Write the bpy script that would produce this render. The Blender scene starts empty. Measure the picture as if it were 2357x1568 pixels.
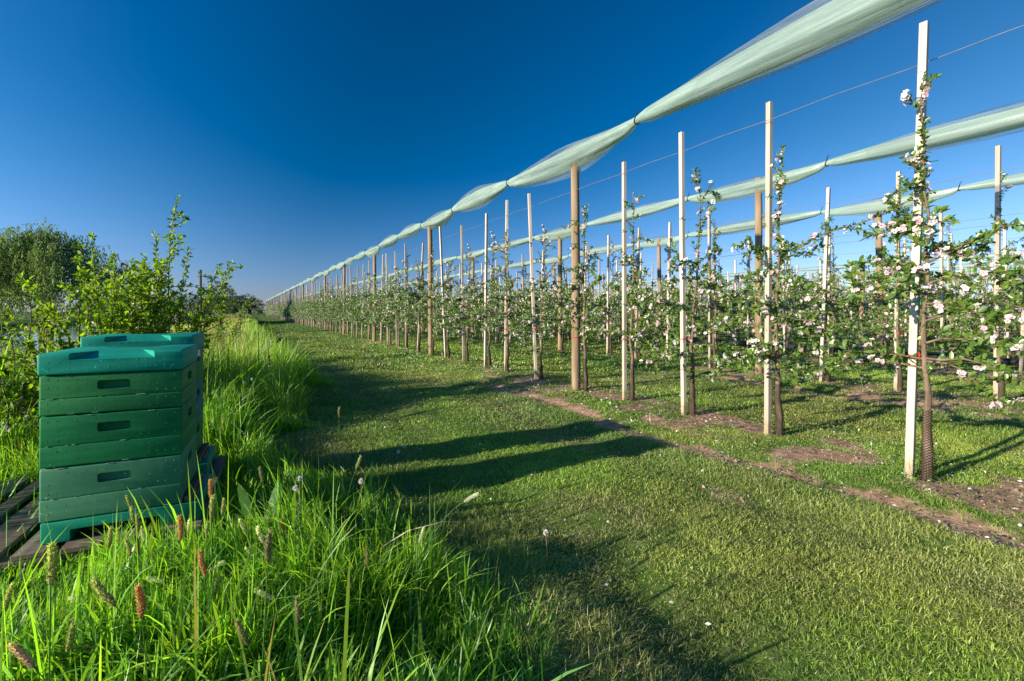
import bpy, bmesh, math, random
import numpy as np
from mathutils import Vector, Matrix

# ------------------------------------------------------------------ camera
SC = bpy.context.scene
COL = SC.collection
PXW, PXF, PXC, PXH = 2357.0, 1100.0, 1178.5, 717.0      # measured picture width, focal length, centre, horizon
EYE = 1.2
YAW = math.radians(29.25)
SY_, CY_ = math.sin(YAW), math.cos(YAW)
cam_d = bpy.data.cameras.new("camera")
cam = bpy.data.objects.new("camera", cam_d)
COL.objects.link(cam)
cam.location = (0, 0, EYE)
cam.rotation_euler = (math.pi / 2, 0, -YAW)
cam_d.sensor_width = 36
cam_d.lens = PXF / PXW * 36
cam_d.shift_y = -67.0 / PXW
cam_d.clip_start = 0.05
cam_d.clip_end = 5000
SC.camera = cam

# ------------------------------------------------------------------ sky, sun, exposure
SUN_EL = math.radians(15.5)
SUN_A = math.radians(2.5)
TOSUN = Vector((-math.cos(SUN_EL) * math.cos(SUN_A), -math.cos(SUN_EL) * math.sin(SUN_A), math.sin(SUN_EL)))
world = bpy.data.worlds.new("World")
SC.world = world
world.use_nodes = True
nt = world.node_tree
nt.nodes.clear()
sky = nt.nodes.new("ShaderNodeTexSky")
sky.sky_type = 'NISHITA'
sky.sun_disc = False
sky.sun_elevation = SUN_EL
sky.sun_rotation = math.atan2(TOSUN.x, TOSUN.y)
sky.altitude = 0
sky.air_density = 1.0
sky.dust_density = 0.0
sky.ozone_density = 5.0
tc = nt.nodes.new("ShaderNodeTexCoord")
dot = nt.nodes.new("ShaderNodeVectorMath"); dot.operation = 'DOT_PRODUCT'
PA = math.radians(-4.0)
dot.inputs[1].default_value = (-math.cos(SUN_EL) * math.cos(PA), -math.cos(SUN_EL) * math.sin(PA), math.sin(SUN_EL))
nt.links.new(tc.outputs['Generated'], dot.inputs[0])
def wmath(op, a, b, c=None, clamp=None):           # clear evening sky: deep blue at a right angle to the sun
    n = nt.nodes.new("ShaderNodeMath"); n.operation = op
    for k, v in enumerate((a, b, c)):
        if v is None: continue
        if isinstance(v, (int, float)): n.inputs[k].default_value = v
        else: nt.links.new(v, n.inputs[k])
    return n.outputs[0]
D_ = dot.outputs['Value']
pol = wmath('MULTIPLY_ADD', wmath('SQRT', wmath('MULTIPLY_ADD', D_, D_, 0.012), None), 0.54, wmath('MULTIPLY_ADD', D_, 0.29, 0.34))
hs = nt.nodes.new("ShaderNodeHueSaturation")
sepz = nt.nodes.new("ShaderNodeSeparateXYZ"); nt.links.new(tc.outputs['Generated'], sepz.inputs[0])
low = wmath('MAXIMUM', wmath('MULTIPLY_ADD', sepz.outputs['Z'], -2.6, 1.0), 0.0)      # 1 at the horizon, 0 above 22 degrees
low = wmath('MULTIPLY', wmath('MINIMUM', low, 1.0), wmath('MINIMUM', low, 1.0))
sat = wmath('MULTIPLY_ADD', wmath('MAXIMUM', D_, 0.0), -0.35, 1.36)
neg = wmath('MINIMUM', D_, 0.0)
sat = wmath('MULTIPLY_ADD', wmath('MULTIPLY', neg, neg), -0.42, sat)
nt.links.new(wmath('MULTIPLY_ADD', low, -0.42, sat), hs.inputs['Saturation'])
nt.links.new(sky.outputs[0], hs.inputs['Color'])
tnt = nt.nodes.new("ShaderNodeVectorMath"); tnt.operation = 'MULTIPLY'
cmb = nt.nodes.new("ShaderNodeCombineXYZ"); pol = wmath('MULTIPLY', wmath('MINIMUM', pol, 1.25), wmath('MULTIPLY_ADD', wmath('MULTIPLY', low, wmath('MAXIMUM', wmath('MULTIPLY', D_, -1.0), 0.0)), 0.35, 1.0))
nt.links.new(wmath('MULTIPLY_ADD', low, 0.25, 0.66), cmb.inputs[0])
nt.links.new(wmath('MULTIPLY_ADD', low, -0.06, 0.95), cmb.inputs[1]); nt.links.new(wmath('MULTIPLY_ADD', low, 0.38, 1.0), cmb.inputs[2])
nt.links.new(cmb.outputs[0], tnt.inputs[1])
nt.links.new(hs.outputs[0], tnt.inputs[0])
mul = nt.nodes.new("ShaderNodeVectorMath"); mul.operation = 'SCALE'
nt.links.new(tnt.outputs[0], mul.inputs[0]); nt.links.new(pol, mul.inputs['Scale'])
bg = nt.nodes.new("ShaderNodeBackground"); bg.inputs['Strength'].default_value = 0.115
nt.links.new(mul.outputs[0], bg.inputs['Color'])
wo = nt.nodes.new("ShaderNodeOutputWorld")
nt.links.new(bg.outputs[0], wo.inputs['Surface'])

sun_d = bpy.data.lights.new("sun", 'SUN')
sun_d.energy = 5.0
sun_d.angle = math.radians(0.55)
sun_d.color = (1.0, 0.87, 0.69)
sun = bpy.data.objects.new("sun", sun_d)
COL.objects.link(sun)
sun.rotation_euler = (-TOSUN).to_track_quat('-Z', 'Y').to_euler()

SC.view_settings.view_transform = 'Standard'
SC.view_settings.look = 'None'
SC.view_settings.gamma = 1.0
SC.view_settings.use_curve_mapping = False
SC.view_settings.exposure = 1.03
SC.render.engine = 'CYCLES'
cy = SC.cycles
cy.use_denoising = True
cy.max_bounces = 6
cy.diffuse_bounces = 3
cy.glossy_bounces = 2
cy.transmission_bounces = 4
cy.transparent_max_bounces = 12
cy.caustics_reflective = False
cy.caustics_refractive = False
cy.sample_clamp_indirect = 6

# ------------------------------------------------------------------ helpers
def P(lat, t, z=0.0):
    """camera-right / camera-forward metres -> world"""
    return Vector((SY_ * t + CY_ * lat, CY_ * t - SY_ * lat, z))

def at(x, y, t):
    p = P((x - PXC) / PXF * t, t)
    p.z = EYE - (y - PXH) / PXF * t
    return p

def proj(X, Y, Z):
    t = SY_ * X + CY_ * Y
    lat = CY_ * X - SY_ * Y
    return PXC + PXF * lat / t, PXH - PXF * (Z - EYE) / t, t

def smooth(a, b, x):
    k = np.clip((np.asarray(x, float) - a) / (b - a), 0, 1)
    return k * k * (3 - 2 * k)

_LAT = np.random.default_rng(77).random((256, 256))
def vnoise(x, y, s, seed=0):
    x = np.asarray(x, float) / s + seed * 17.31
    y = np.asarray(y, float) / s + seed * 7.77
    xi = np.floor(x).astype(int); yi = np.floor(y).astype(int)
    fx = x - xi; fy = y - yi
    fx = fx * fx * (3 - 2 * fx); fy = fy * fy * (3 - 2 * fy)
    g = lambda a, b: _LAT[a % 256, b % 256]
    return (g(xi, yi) * (1 - fx) + g(xi + 1, yi) * fx) * (1 - fy) + (g(xi, yi + 1) * (1 - fx) + g(xi + 1, yi + 1) * fx) * fy

ROW0, ROWD = 4.35, 3.98
def gz(X, Y):
    X = np.asarray(X, float); Y = np.asarray(Y, float)
    z = (vnoise(X, Y, 1.7, 1) - .5) * .05 + (vnoise(X, Y, .6, 2) - .5) * .03
    u = (X - ROW0 + ROWD / 2) % ROWD - ROWD / 2
    row = smooth(1.1, .3, np.abs(u)) * smooth(2.5, 3.2, X)
    z = z + .04 * row - .03 * np.exp(-((u + .85) / .13) ** 2) * smooth(2.5, 3, X)
    z = z - .025 * np.exp(-((X - 1.5) / .22) ** 2) - .025 * np.exp(-((X - 2.9) / .22) ** 2)
    z = z - 1.5 * smooth(-2.9, -5.2, X) * smooth(-21, -17.5, X)
    return z

class Geo:
    def __init__(self):
        self.V = []; self.C = []; self.F = []; self.M = []; self.S = []; self.n = 0
    def add(self, V, faces, mat=0, col=None, smooth=False):
        V = np.asarray(V, np.float32).reshape(-1, 3)
        if not isinstance(faces, (list, tuple)): faces = [faces]
        for f in faces:
            f = np.asarray(f, np.int32)
            if f.size == 0: continue
            self.F.append(f + self.n)
            self.M.append(np.full(len(f), mat, np.int32))
            self.S.append(np.full(len(f), smooth, bool))
        self.V.append(V)
        if col is None: col = np.ones((len(V), 3), np.float32)
        col = np.asarray(col, np.float32)
        if col.ndim == 1: col = np.tile(col, (len(V), 1))
        self.C.append(col)
        self.n += len(V)
        return self
    def mesh(self, name, mats):
        me = bpy.data.meshes.new(name)
        V = np.concatenate(self.V); C = np.concatenate(self.C)
        loops = np.concatenate([f.ravel() for f in self.F])
        tot = np.concatenate([np.full(len(f), f.shape[1], np.int32) for f in self.F])
        start = np.concatenate([[0], np.cumsum(tot)[:-1]]).astype(np.int32)
        me.vertices.add(len(V)); me.loops.add(len(loops)); me.polygons.add(len(tot))
        me.vertices.foreach_set("co", V.ravel())
        me.loops.foreach_set("vertex_index", loops)
        me.polygons.foreach_set("loop_start", start)
        me.polygons.foreach_set("material_index", np.concatenate(self.M))
        me.polygons.foreach_set("use_smooth", np.concatenate(self.S))
        for m in mats: me.materials.append(m)
        a = me.attributes.new("Col", 'FLOAT_COLOR', 'POINT')
        a.data.foreach_set("color", np.concatenate([C, np.ones((len(C), 1), np.float32)], 1).ravel())
        me.update(calc_edges=True)
        me.validate()
        return me
    def build(self, name, mats, parent=None):
        if not isinstance(mats, (list, tuple)): mats = [mats]
        return link(name, self.mesh(name, mats), parent)

def link(name, data, parent=None):
    o = bpy.data.objects.new(name, data)
    COL.objects.link(o)
    if parent: o.parent = parent
    return o

def tag(o, label=None, cat=None, group=None, kind=None):
    if label: o['label'] = label
    if cat: o['category'] = cat
    if group: o['group'] = group
    if kind: o['kind'] = kind
    return o

def empty(name, loc, rz=0.0):
    o = bpy.data.objects.new(name, None)
    o.empty_display_size = .1
    COL.objects.link(o)
    o.location = loc; o.rotation_euler = (0, 0, rz)
    return o

def unit(a):
    return a / (np.linalg.norm(a, axis=-1, keepdims=True) + 1e-9)

def tube(g, pts, rad, n=6, mat=0, col=None, cap=True):
    pts = np.asarray(pts, float); k = len(pts)
    rad = np.broadcast_to(np.asarray(rad, float), (k,))
    d = np.gradient(pts, axis=0); d = unit(d)
    ref = np.tile(np.array([0., 0, 1.]), (k, 1))
    ref[np.abs(d[:, 2]) > .9] = [1., 0, 0]
    if (np.abs(d[:, 2]) > .9).any(): ref[:] = [1., .13, 0.]
    e1 = unit(np.cross(d, ref)); e2 = np.cross(d, e1)
    th = np.arange(n) / n * 2 * math.pi
    V = pts[:, None, :] + rad[:, None, None] * (np.cos(th)[None, :, None] * e1[:, None, :] + np.sin(th)[None, :, None] * e2[:, None, :])
    i = np.arange(k - 1)[:, None] * n; j = np.arange(n)[None, :]; j2 = (j + 1) % n
    q = np.stack([i + j, i + j2, i + n + j2, i + n + j], -1).reshape(-1, 4)
    V = V.reshape(-1, 3)
    fs = [q]
    if cap:
        V = np.concatenate([V, pts[-1:], pts[:1]])
        b = (k - 1) * n
        fs.append(np.stack([b + j[0], b + j2[0], np.full(n, k * n)], -1))
        fs.append(np.stack([j2[0], j[0], np.full(n, k * n + 1)], -1))
    g.add(V, fs, mat, col, True)

def box(g, x0, x1, y0, y1, z0, z1, mat=0, col=None):
    V = [(x0, y0, z0), (x1, y0, z0), (x1, y1, z0), (x0, y1, z0), (x0, y0, z1), (x1, y0, z1), (x1, y1, z1), (x0, y1, z1)]
    F = [(0, 3, 2, 1), (4, 5, 6, 7), (0, 1, 5, 4), (1, 2, 6, 5), (2, 3, 7, 6), (3, 0, 4, 7)]
    g.add(V, np.array(F), mat, col)

def blades(g, B, H, W, lean, az, az2, S, col, tip=None, mat=0):
    """grass blades: bases B, height H, width W, lean amount, facing az, lean direction az2"""
    n = len(B)
    if n == 0: return
    side = np.stack([np.cos(az), np.sin(az), np.zeros(n)], 1)
    ld = np.stack([np.cos(az2), np.sin(az2), np.zeros(n)], 1)
    lev = []; cols = []
    if tip is None: tip = col
    for s in range(S):
        f = s / S
        c = B + ld * (H * lean * f ** 1.8)[:, None]
        c[:, 2] += H * (f - .45 * np.minimum(lean, 1.3) * f ** 2.4)
        w = W * .5 * (1 - .55 * f ** 2)
        lev += [c - side * w[:, None], c + side * w[:, None]]
        cc = col * (1 - f) + tip * f
        cols += [cc, cc]
    c = B + ld * (H * lean)[:, None]
    c[:, 2] += H * (1 - .45 * np.minimum(lean, 1.3))
    lev.append(c); cols.append(tip)
    k = 2 * S + 1
    V = np.stack(lev, 1).reshape(-1, 3); C = np.stack(cols, 1).reshape(-1, 3)
    b = (np.arange(n) * k)[:, None]
    fs = []
    if S > 1:
        q = np.concatenate([b + np.array([[2 * s, 2 * s + 1, 2 * s + 3, 2 * s + 2]]) for s in range(S - 1)])
        fs.append(q)
    fs.append(b + np.array([[2 * S - 2, 2 * S - 1, 2 * S]]))
    g.add(V, fs, mat, C, True)

def frame(ax, rng):
    ax = unit(ax)
    r = rng.normal(size=ax.shape)
    s = unit(np.cross(ax, r))
    return ax, s, np.cross(s, ax)

def leaves(g, Pn, ax, L, W, col, rng, fine=True, mat=0, up=.0):
    """leaf blades at points Pn pointing along ax"""
    n = len(Pn)
    if n == 0: return
    ax = unit(ax)
    r = rng.normal(size=ax.shape) * .6 + np.array([0, 0, 1.])     # leaf faces mostly upward
    s = unit(np.cross(ax, r)); nn = np.cross(s, ax)
    L = L[:, None]; W = W[:, None]
    curl = rng.uniform(-.05, .3, (n, 1))
    if fine:
        m = lambda f, d: Pn + ax * L * f - nn * L * curl * f * f + nn * d
        v = [m(0, 0), m(.38, 0), m(.72, 0), m(1, 0),
             m(.32, W * .16) + s * W * .46, m(.68, W * .14) + s * W * .42,
             m(.32, W * .16) - s * W * .46, m(.68, W * .14) - s * W * .42]
        V = np.stack(v, 1).reshape(-1, 3); k = 8
        b = (np.arange(n) * k)[:, None]
        T = np.concatenate([b + np.array([[0, 1, 4]]), b + np.array([[0, 6, 1]]), b + np.array([[2, 3, 5]]), b + np.array([[2, 7, 3]])])
        Q = np.concatenate([b + np.array([[1, 2, 5, 4]]), b + np.array([[6, 7, 2, 1]])])
        fs = [T, Q]
    else:
        v = [Pn, Pn + ax * L * .48 + s * W * .5 + nn * W * .15, Pn + ax * L - nn * L * curl, Pn + ax * L * .48 - s * W * .5 + nn * W * .15]
        V = np.stack(v, 1).reshape(-1, 3); k = 4
        b = (np.arange(n) * k)[:, None]
        fs = [np.concatenate([b + np.array([[0, 1, 2]]), b + np.array([[0, 2, 3]])])]
    C = np.repeat(col, k, 0)
    g.add(V, fs, mat, C, fine)

def flowers(g, c, nrm, R, col, rng, mat=0):
    """five-petalled blossoms"""
    n = len(c)
    if n == 0: return
    ax, e1, e2 = frame(nrm, rng)
    R = R[:, None]
    ph = rng.uniform(0, 6.28, (n, 1))
    cup = rng.uniform(.05, .55, (n, 1))
    for k in range(5):
        a = ph + k * 1.2566
        d = e1 * np.cos(a) + e2 * np.sin(a); s = -e1 * np.sin(a) + e2 * np.cos(a)
        v = [c + d * R * .08, c + d * R * .62 + s * R * .42 + ax * R * cup * .55, c + d * R + ax * R * cup * .8, c + d * R * .62 - s * R * .42 + ax * R * cup * .55]
        V = np.stack(v, 1).reshape(-1, 3)
        b = (np.arange(n) * 4)[:, None]
        g.add(V, [b + np.array([[0, 1, 2, 3]])], mat, np.repeat(col, 4, 0))

# ------------------------------------------------------------------ materials
def nodes(name):
    m = bpy.data.materials.new(name); m.use_nodes = True
    t = m.node_tree; t.nodes.clear()
    out = t.nodes.new("ShaderNodeOutputMaterial")
    return m, t, out

def N(t, typ, **kw):
    n = t.nodes.new(typ)
    for k, v in kw.items(): setattr(n, k, v)
    return n

def noisetex(t, scale, detail=4, stretch=None, rough=.55):
    tc = N(t, "ShaderNodeTexCoord")
    src = tc.outputs['Object']
    if stretch:
        mp = N(t, "ShaderNodeMapping"); mp.inputs['Scale'].default_value = stretch
        t.links.new(src, mp.inputs['Vector']); src = mp.outputs[0]
    n = N(t, "ShaderNodeTexNoise")
    n.inputs['Scale'].default_value = scale; n.inputs['Detail'].default_value = detail; n.inputs['Roughness'].default_value = rough
    t.links.new(src, n.inputs['Vector'])
    return n

def ramp(t, src, stops):
    r = N(t, "ShaderNodeValToRGB")
    e = r.color_ramp.elements
    e[0].position, e[0].color = stops[0][0], (*stops[0][1], 1)
    e[1].position, e[1].color = stops[-1][0], (*stops[-1][1], 1)
    for p, c in stops[1:-1]:
        x = e.new(p); x.color = (*c, 1)
    t.links.new(src, r.inputs['Fac'])
    return r

def mixc(t, fac, a, b, blend='MIX'):
    m = N(t, "ShaderNodeMix", data_type='RGBA', blend_type=blend)
    for sock, v in ((m.inputs[0], fac), (m.inputs[6], a), (m.inputs[7], b)):
        if isinstance(v, (float, int)): sock.default_value = v
        elif isinstance(v, tuple): sock.default_value = (*v, 1)
        else: t.links.new(v, sock)
    return m.outputs[2]

def mat_solid(name, stops, scale=8, rough=.7, bump=.2, stretch=None, spec=.3, dist=.01, detail=5, extra=None):
    m, t, out = nodes(name)
    n = noisetex(t, scale, detail, stretch)
    c = ramp(t, n.outputs['Fac'], stops).outputs[0]
    if extra: c = extra(t, c)
    p = N(t, "ShaderNodeBsdfPrincipled")
    t.links.new(c, p.inputs['Base Color'])
    p.inputs['Roughness'].default_value = rough
    p.inputs['Specular IOR Level'].default_value = spec
    if bump:
        b = N(t, "ShaderNodeBump"); b.inputs['Strength'].default_value = bump; b.inputs['Distance'].default_value = dist
        t.links.new(n.outputs['Fac'], b.inputs['Height']); t.links.new(b.outputs[0], p.inputs['Normal'])
    t.links.new(p.outputs[0], out.inputs['Surface'])
    return m

def mat_leaf(name, trans=.45, tint=(1.15, 1.2, .55), gloss=.06, rough=.45, var=.0):
    m, t, out = nodes(name)
    a = N(t, "ShaderNodeAttribute", attribute_name="Col")
    d = N(t, "ShaderNodeBsdfDiffuse"); tr = N(t, "ShaderNodeBsdfTranslucent"); gl = N(t, "ShaderNodeBsdfGlossy")
    gl.inputs['Roughness'].default_value = rough
    gl.inputs['Color'].default_value = (1, 1, 1, 1)
    t.links.new(a.outputs['Color'], d.inputs['Color'])
    t.links.new(mixc(t, 1.0, a.outputs['Color'], tint, 'MULTIPLY'), tr.inputs['Color'])
    m1 = N(t, "ShaderNodeMixShader"); m1.inputs[0].default_value = trans
    t.links.new(d.outputs[0], m1.inputs[1]); t.links.new(tr.outputs[0], m1.inputs[2])
    m2 = N(t, "ShaderNodeMixShader"); m2.inputs[0].default_value = gloss
    t.links.new(m1.outputs[0], m2.inputs[1]); t.links.new(gl.outputs[0], m2.inputs[2])
    t.links.new(m2.outputs[0], out.inputs['Surface'])
    return m

M = {}
M['grass'] = mat_leaf('grass', .55, (1.5, 1.5, .5), .035, .45)
M['mown'] = mat_leaf('mown_grass', .35, (1.2, 1.25, .6), .035, .5)
M['leaf'] = mat_leaf('apple_leaf', .4, (1.3, 1.35, .5), .07, .4)
M['bushleaf'] = mat_leaf('shrub_leaf', .55, (1.5, 1.5, .4), .025, .5)
M['farleaf'] = mat_leaf('far_leaf', .3, (1.2, 1.25, .6), .03, .5)
M['petal'] = mat_leaf('petal', .35, (1, .97, .97), .02, .6)
M['bark'] = mat_solid('bark', [(.3, (.075, .05, .035)), (.55, (.17, .12, .085)), (.8, (.3, .23, .175))], 30, .85, .5, (1, 1, .25))
M['twig'] = mat_solid('twig', [(.3, (.07, .045, .03)), (.7, (.17, .115, .08))], 40, .8, .2)
M['darkbark'] = mat_solid('dark_bark', [(.3, (.025, .02, .015)), (.7, (.08, .06, .045))], 6, .9, .4, (1, 1, .3))
def stake_extra(t, c):
    n2 = noisetex(t, 1.3, 2)
    r = ramp(t, n2.outputs['Fac'], [(.35, (.82, .8, .77)), (.65, (1, 1, 1))])
    c = mixc(t, 1.0, c, r.outputs[0], 'MULTIPLY')
    kn = noisetex(t, 9, 1, (1, 1, .45)); k = ramp(t, kn.outputs['Fac'], [(.72, (0, 0, 0)), (.8, (1, 1, 1))])
    c = mixc(t, k.outputs[0], c, (.34, .22, .12))
    oi = N(t, "ShaderNodeObjectInfo")
    rv = ramp(t, oi.outputs['Random'], [(0, (.62, .6, .58)), (.5, (.92, .91, .9)), (1, (1.06, 1.03, 1.0))])
    c = mixc(t, 1.0, c, rv.outputs[0], 'MULTIPLY')
    tc = N(t, "ShaderNodeTexCoord"); sp = N(t, "ShaderNodeSeparateXYZ"); t.links.new(tc.outputs['Object'], sp.inputs[0])
    ns = noisetex(t, 14, 4)
    ad = N(t, "ShaderNodeMath", operation='MULTIPLY_ADD'); ad.inputs[1].default_value = .3
    t.links.new(ns.outputs['Fac'], ad.inputs[0]); t.links.new(sp.outputs['Z'], ad.inputs[2])
    sd = ramp(t, ad.outputs[0], [(.2, (.75, .75, .75)), (.34, (0, 0, 0))])
    return mixc(t, sd.outputs[0], c, (.24, .2, .1))
M['stake'] = mat_solid('stake_wood', [(.3, (.46, .395, .325)), (.5, (.57, .505, .43)), (.75, (.66, .595, .52))], 22, .8, .15, (1, 1, .06), .2, .004, 6, stake_extra)
def post_extra(t, c):
    kn = noisetex(t, 5, 1, (1, 1, .5)); k = ramp(t, kn.outputs['Fac'], [(.66, (0, 0, 0)), (.74, (1, 1, 1))])
    return mixc(t, k.outputs[0], c, (.09, .05, .025))
M['post'] = mat_solid('post_wood', [(.25, (.12, .083, .05)), (.5, (.235, .17, .105)), (.75, (.33, .255, .17))], 16, .85, .35, (1, 1, .07), .2, .006, 6, post_extra)
M['oldwood'] = mat_solid('weathered_wood', [(.25, (.06, .043, .032)), (.5, (.17, .125, .095)), (.75, (.31, .25, .2))], 14, .85, .5, (1, .1, 1), .2, .006, 7)
M['barwood'] = mat_solid('bar_wood', [(.3, (.1, .055, .035)), (.7, (.24, .15, .1))], 14, .8, .3, (1, .1, 1))
M['greentie'] = mat_solid('green_tie', [(.3, (.0, .16, .1)), (.7, (.0, .24, .16))], 9, .4, 0)
M['redtie'] = mat_solid('red_tie', [(.3, (.45, .01, .01)), (.7, (.6, .02, .015))], 9, .4, 0)
M['black'] = mat_solid('black_rubber', [(.3, (.012, .012, .013)), (.7, (.025, .025, .028))], 9, .5, 0)
M['pipe'] = mat_solid('black_pipe', [(.3, (.015, .016, .02)), (.7, (.035, .036, .045))], 5, .45, 0)
M['wire'] = mat_solid('wire_steel', [(.3, (.12, .12, .12)), (.7, (.2, .2, .2))], 9, .45, 0)
M['foam'] = mat_solid('bared_polystyrene', [(.3, (.3, .42, .36)), (.7, (.55, .62, .57))], 60, .8, 0)
M['sticker'] = mat_solid('label_paper', [(.3, (.6, .58, .55)), (.7, (.75, .73, .7))], 30, .6, 0)

def paint(name, base, light, dark):
    def ex(t, c):
        n2 = noisetex(t, 5, 6, (.25, .25, 5)); s = ramp(t, n2.outputs['Fac'], [(.46, (0, 0, 0)), (.62, (1, 1, 1))])
        c = mixc(t, s.outputs[0], c, light)
        n3 = noisetex(t, 60, 3, (1, 1, 1)); k = ramp(t, n3.outputs['Fac'], [(.69, (0, 0, 0)), (.72, (1, 1, 1))])
        c = mixc(t, k.outputs[0], c, tuple(min(1, 2.2 * v + .06) for v in light))
        n4 = noisetex(t, 2.2, 5); d = ramp(t, n4.outputs['Fac'], [(.45, (0, 0, 0)), (.68, (.8, .8, .8))])
        return mixc(t, d.outputs[0], c, dark)
    return mat_solid(name, [(.35, base), (.65, tuple(.5 * (a + b) for a, b in zip(base, light)))], 18, .55, .25, None, .16, .003, 8, ex)
M['lid'] = paint('teal_paint', (.002, .23, .15), (.012, .3, .205), (.003, .15, .1))
M['boxolive'] = paint('olive_green_paint', (.016, .16, .05), (.038, .215, .07), (.009, .11, .036))
M['boxgreen'] = paint('grass_green_paint', (.004, .14, .048), (.014, .2, .065), (.003, .095, .034))
M['boxgrey'] = paint('grey_green_paint', (.046, .19, .1), (.078, .24, .135), (.028, .135, .075))
M['boxblue'] = paint('blue_green_paint', (.003, .12, .13), (.014, .17, .18), (.004, .07, .08))
M['floor'] = paint('sea_green_paint', (.003, .2, .12), (.012, .26, .16), (.003, .12, .075))

def mat_net(name, alpha, c1, c2, sc):
    m, t, out = nodes(name)
    n = noisetex(t, sc, 5, (1, .06, 1), .65)
    n2 = noisetex(t, 1.1, 3, (1, .5, 1))
    col = ramp(t, n.outputs['Fac'], [(.3, c1), (.7, c2)])
    d = N(t, "ShaderNodeBsdfDiffuse"); tr = N(t, "ShaderNodeBsdfTranslucent"); gl = N(t, "ShaderNodeBsdfGlossy")
    gl.inputs['Roughness'].default_value = .35
    for x in (d, tr): t.links.new(col.outputs[0], x.inputs['Color'])
    b = N(t, "ShaderNodeBump"); b.inputs['Strength'].default_value = .6; b.inputs['Distance'].default_value = .02
    t.links.new(n.outputs['Fac'], b.inputs['Height'])
    for x in (d, gl): t.links.new(b.outputs[0], x.inputs['Normal'])
    m1 = N(t, "ShaderNodeMixShader"); m1.inputs[0].default_value = .45
    t.links.new(d.outputs[0], m1.inputs[1]); t.links.new(tr.outputs[0], m1.inputs[2])
    m2 = N(t, "ShaderNodeMixShader"); m2.inputs[0].default_value = .08
    t.links.new(m1.outputs[0], m2.inputs[1]); t.links.new(gl.outputs[0], m2.inputs[2])
    tp = N(t, "ShaderNodeBsdfTransparent")
    m3 = N(t, "ShaderNodeMixShader")
    a = N(t, "ShaderNodeMapRange"); a.inputs['From Min'].default_value = .35; a.inputs['From Max'].default_value = .65
    a.inputs['To Min'].default_value = alpha[0]; a.inputs['To Max'].default_value = alpha[1]
    mx = N(t, "ShaderNodeMath", operation='ADD'); t.links.new(n.outputs['Fac'], mx.inputs[0]); t.links.new(n2.outputs['Fac'], mx.inputs[1])
    hf = N(t, "ShaderNodeMath", operation='MULTIPLY'); hf.inputs[1].default_value = .5; t.links.new(mx.outputs[0], hf.inputs[0])
    t.links.new(hf.outputs[0], a.inputs['Value'])
    t.links.new(a.outputs[0], m3.inputs[0])
    t.links.new(tp.outputs[0], m3.inputs[1]); t.links.new(m2.outputs[0], m3.inputs[2])
    t.links.new(m3.outputs[0], out.inputs['Surface'])
    return m
M['net'] = mat_net('hail_net', (.62, .97), (.3, .46, .38), (.54, .7, .62), 22)
M['netveil'] = mat_net('hail_net_veil', (.1, .4), (.3, .4, .37), (.48, .56, .53), 30)

def mat_mesh_guard():
    m, t, out = nodes('trunk_mesh')
    tc = N(t, "ShaderNodeTexCoord")
    sep = N(t, "ShaderNodeSeparateXYZ"); t.links.new(tc.outputs['Object'], sep.inputs[0])
    at2 = N(t, "ShaderNodeMath", operation='ARCTAN2'); t.links.new(sep.outputs['Y'], at2.inputs[0]); t.links.new(sep.outputs['X'], at2.inputs[1])
    u = N(t, "ShaderNodeMath", operation='MULTIPLY'); u.inputs[1].default_value = 14 / 6.2832; t.links.new(at2.outputs[0], u.inputs[0])
    v = N(t, "ShaderNodeMath", operation='MULTIPLY'); v.inputs[1].default_value = 55; t.links.new(sep.outputs['Z'], v.inputs[0])
    outs = []
    for op in ('ADD', 'SUBTRACT'):
        a = N(t, "ShaderNodeMath", operation=op); t.links.new(u.outputs[0], a.inputs[0]); t.links.new(v.outputs[0], a.inputs[1])
        f = N(t, "ShaderNodeMath", operation='FRACT'); t.links.new(a.outputs[0], f.inputs[0])
        l = N(t, "ShaderNodeMath", operation='LESS_THAN'); l.inputs[1].default_value = .2; t.links.new(f.outputs[0], l.inputs[0])
        outs.append(l)
    mx = N(t, "ShaderNodeMath", operation='MAXIMUM'); t.links.new(outs[0].outputs[0], mx.inputs[0]); t.links.new(outs[1].outputs[0], mx.inputs[1])
    d = N(t, "ShaderNodeBsdfDiffuse"); d.inputs['Color'].default_value = (.03, .026, .02, 1)
    tp = N(t, "ShaderNodeBsdfTransparent")
    s = N(t, "ShaderNodeMixShader"); t.links.new(mx.outputs[0], s.inputs[0]); t.links.new(tp.outputs[0], s.inputs[1]); t.links.new(d.outputs[0], s.inputs[2])
    t.links.new(s.outputs[0], out.inputs['Surface'])
    return m
M['guard'] = mat_mesh_guard()

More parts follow.
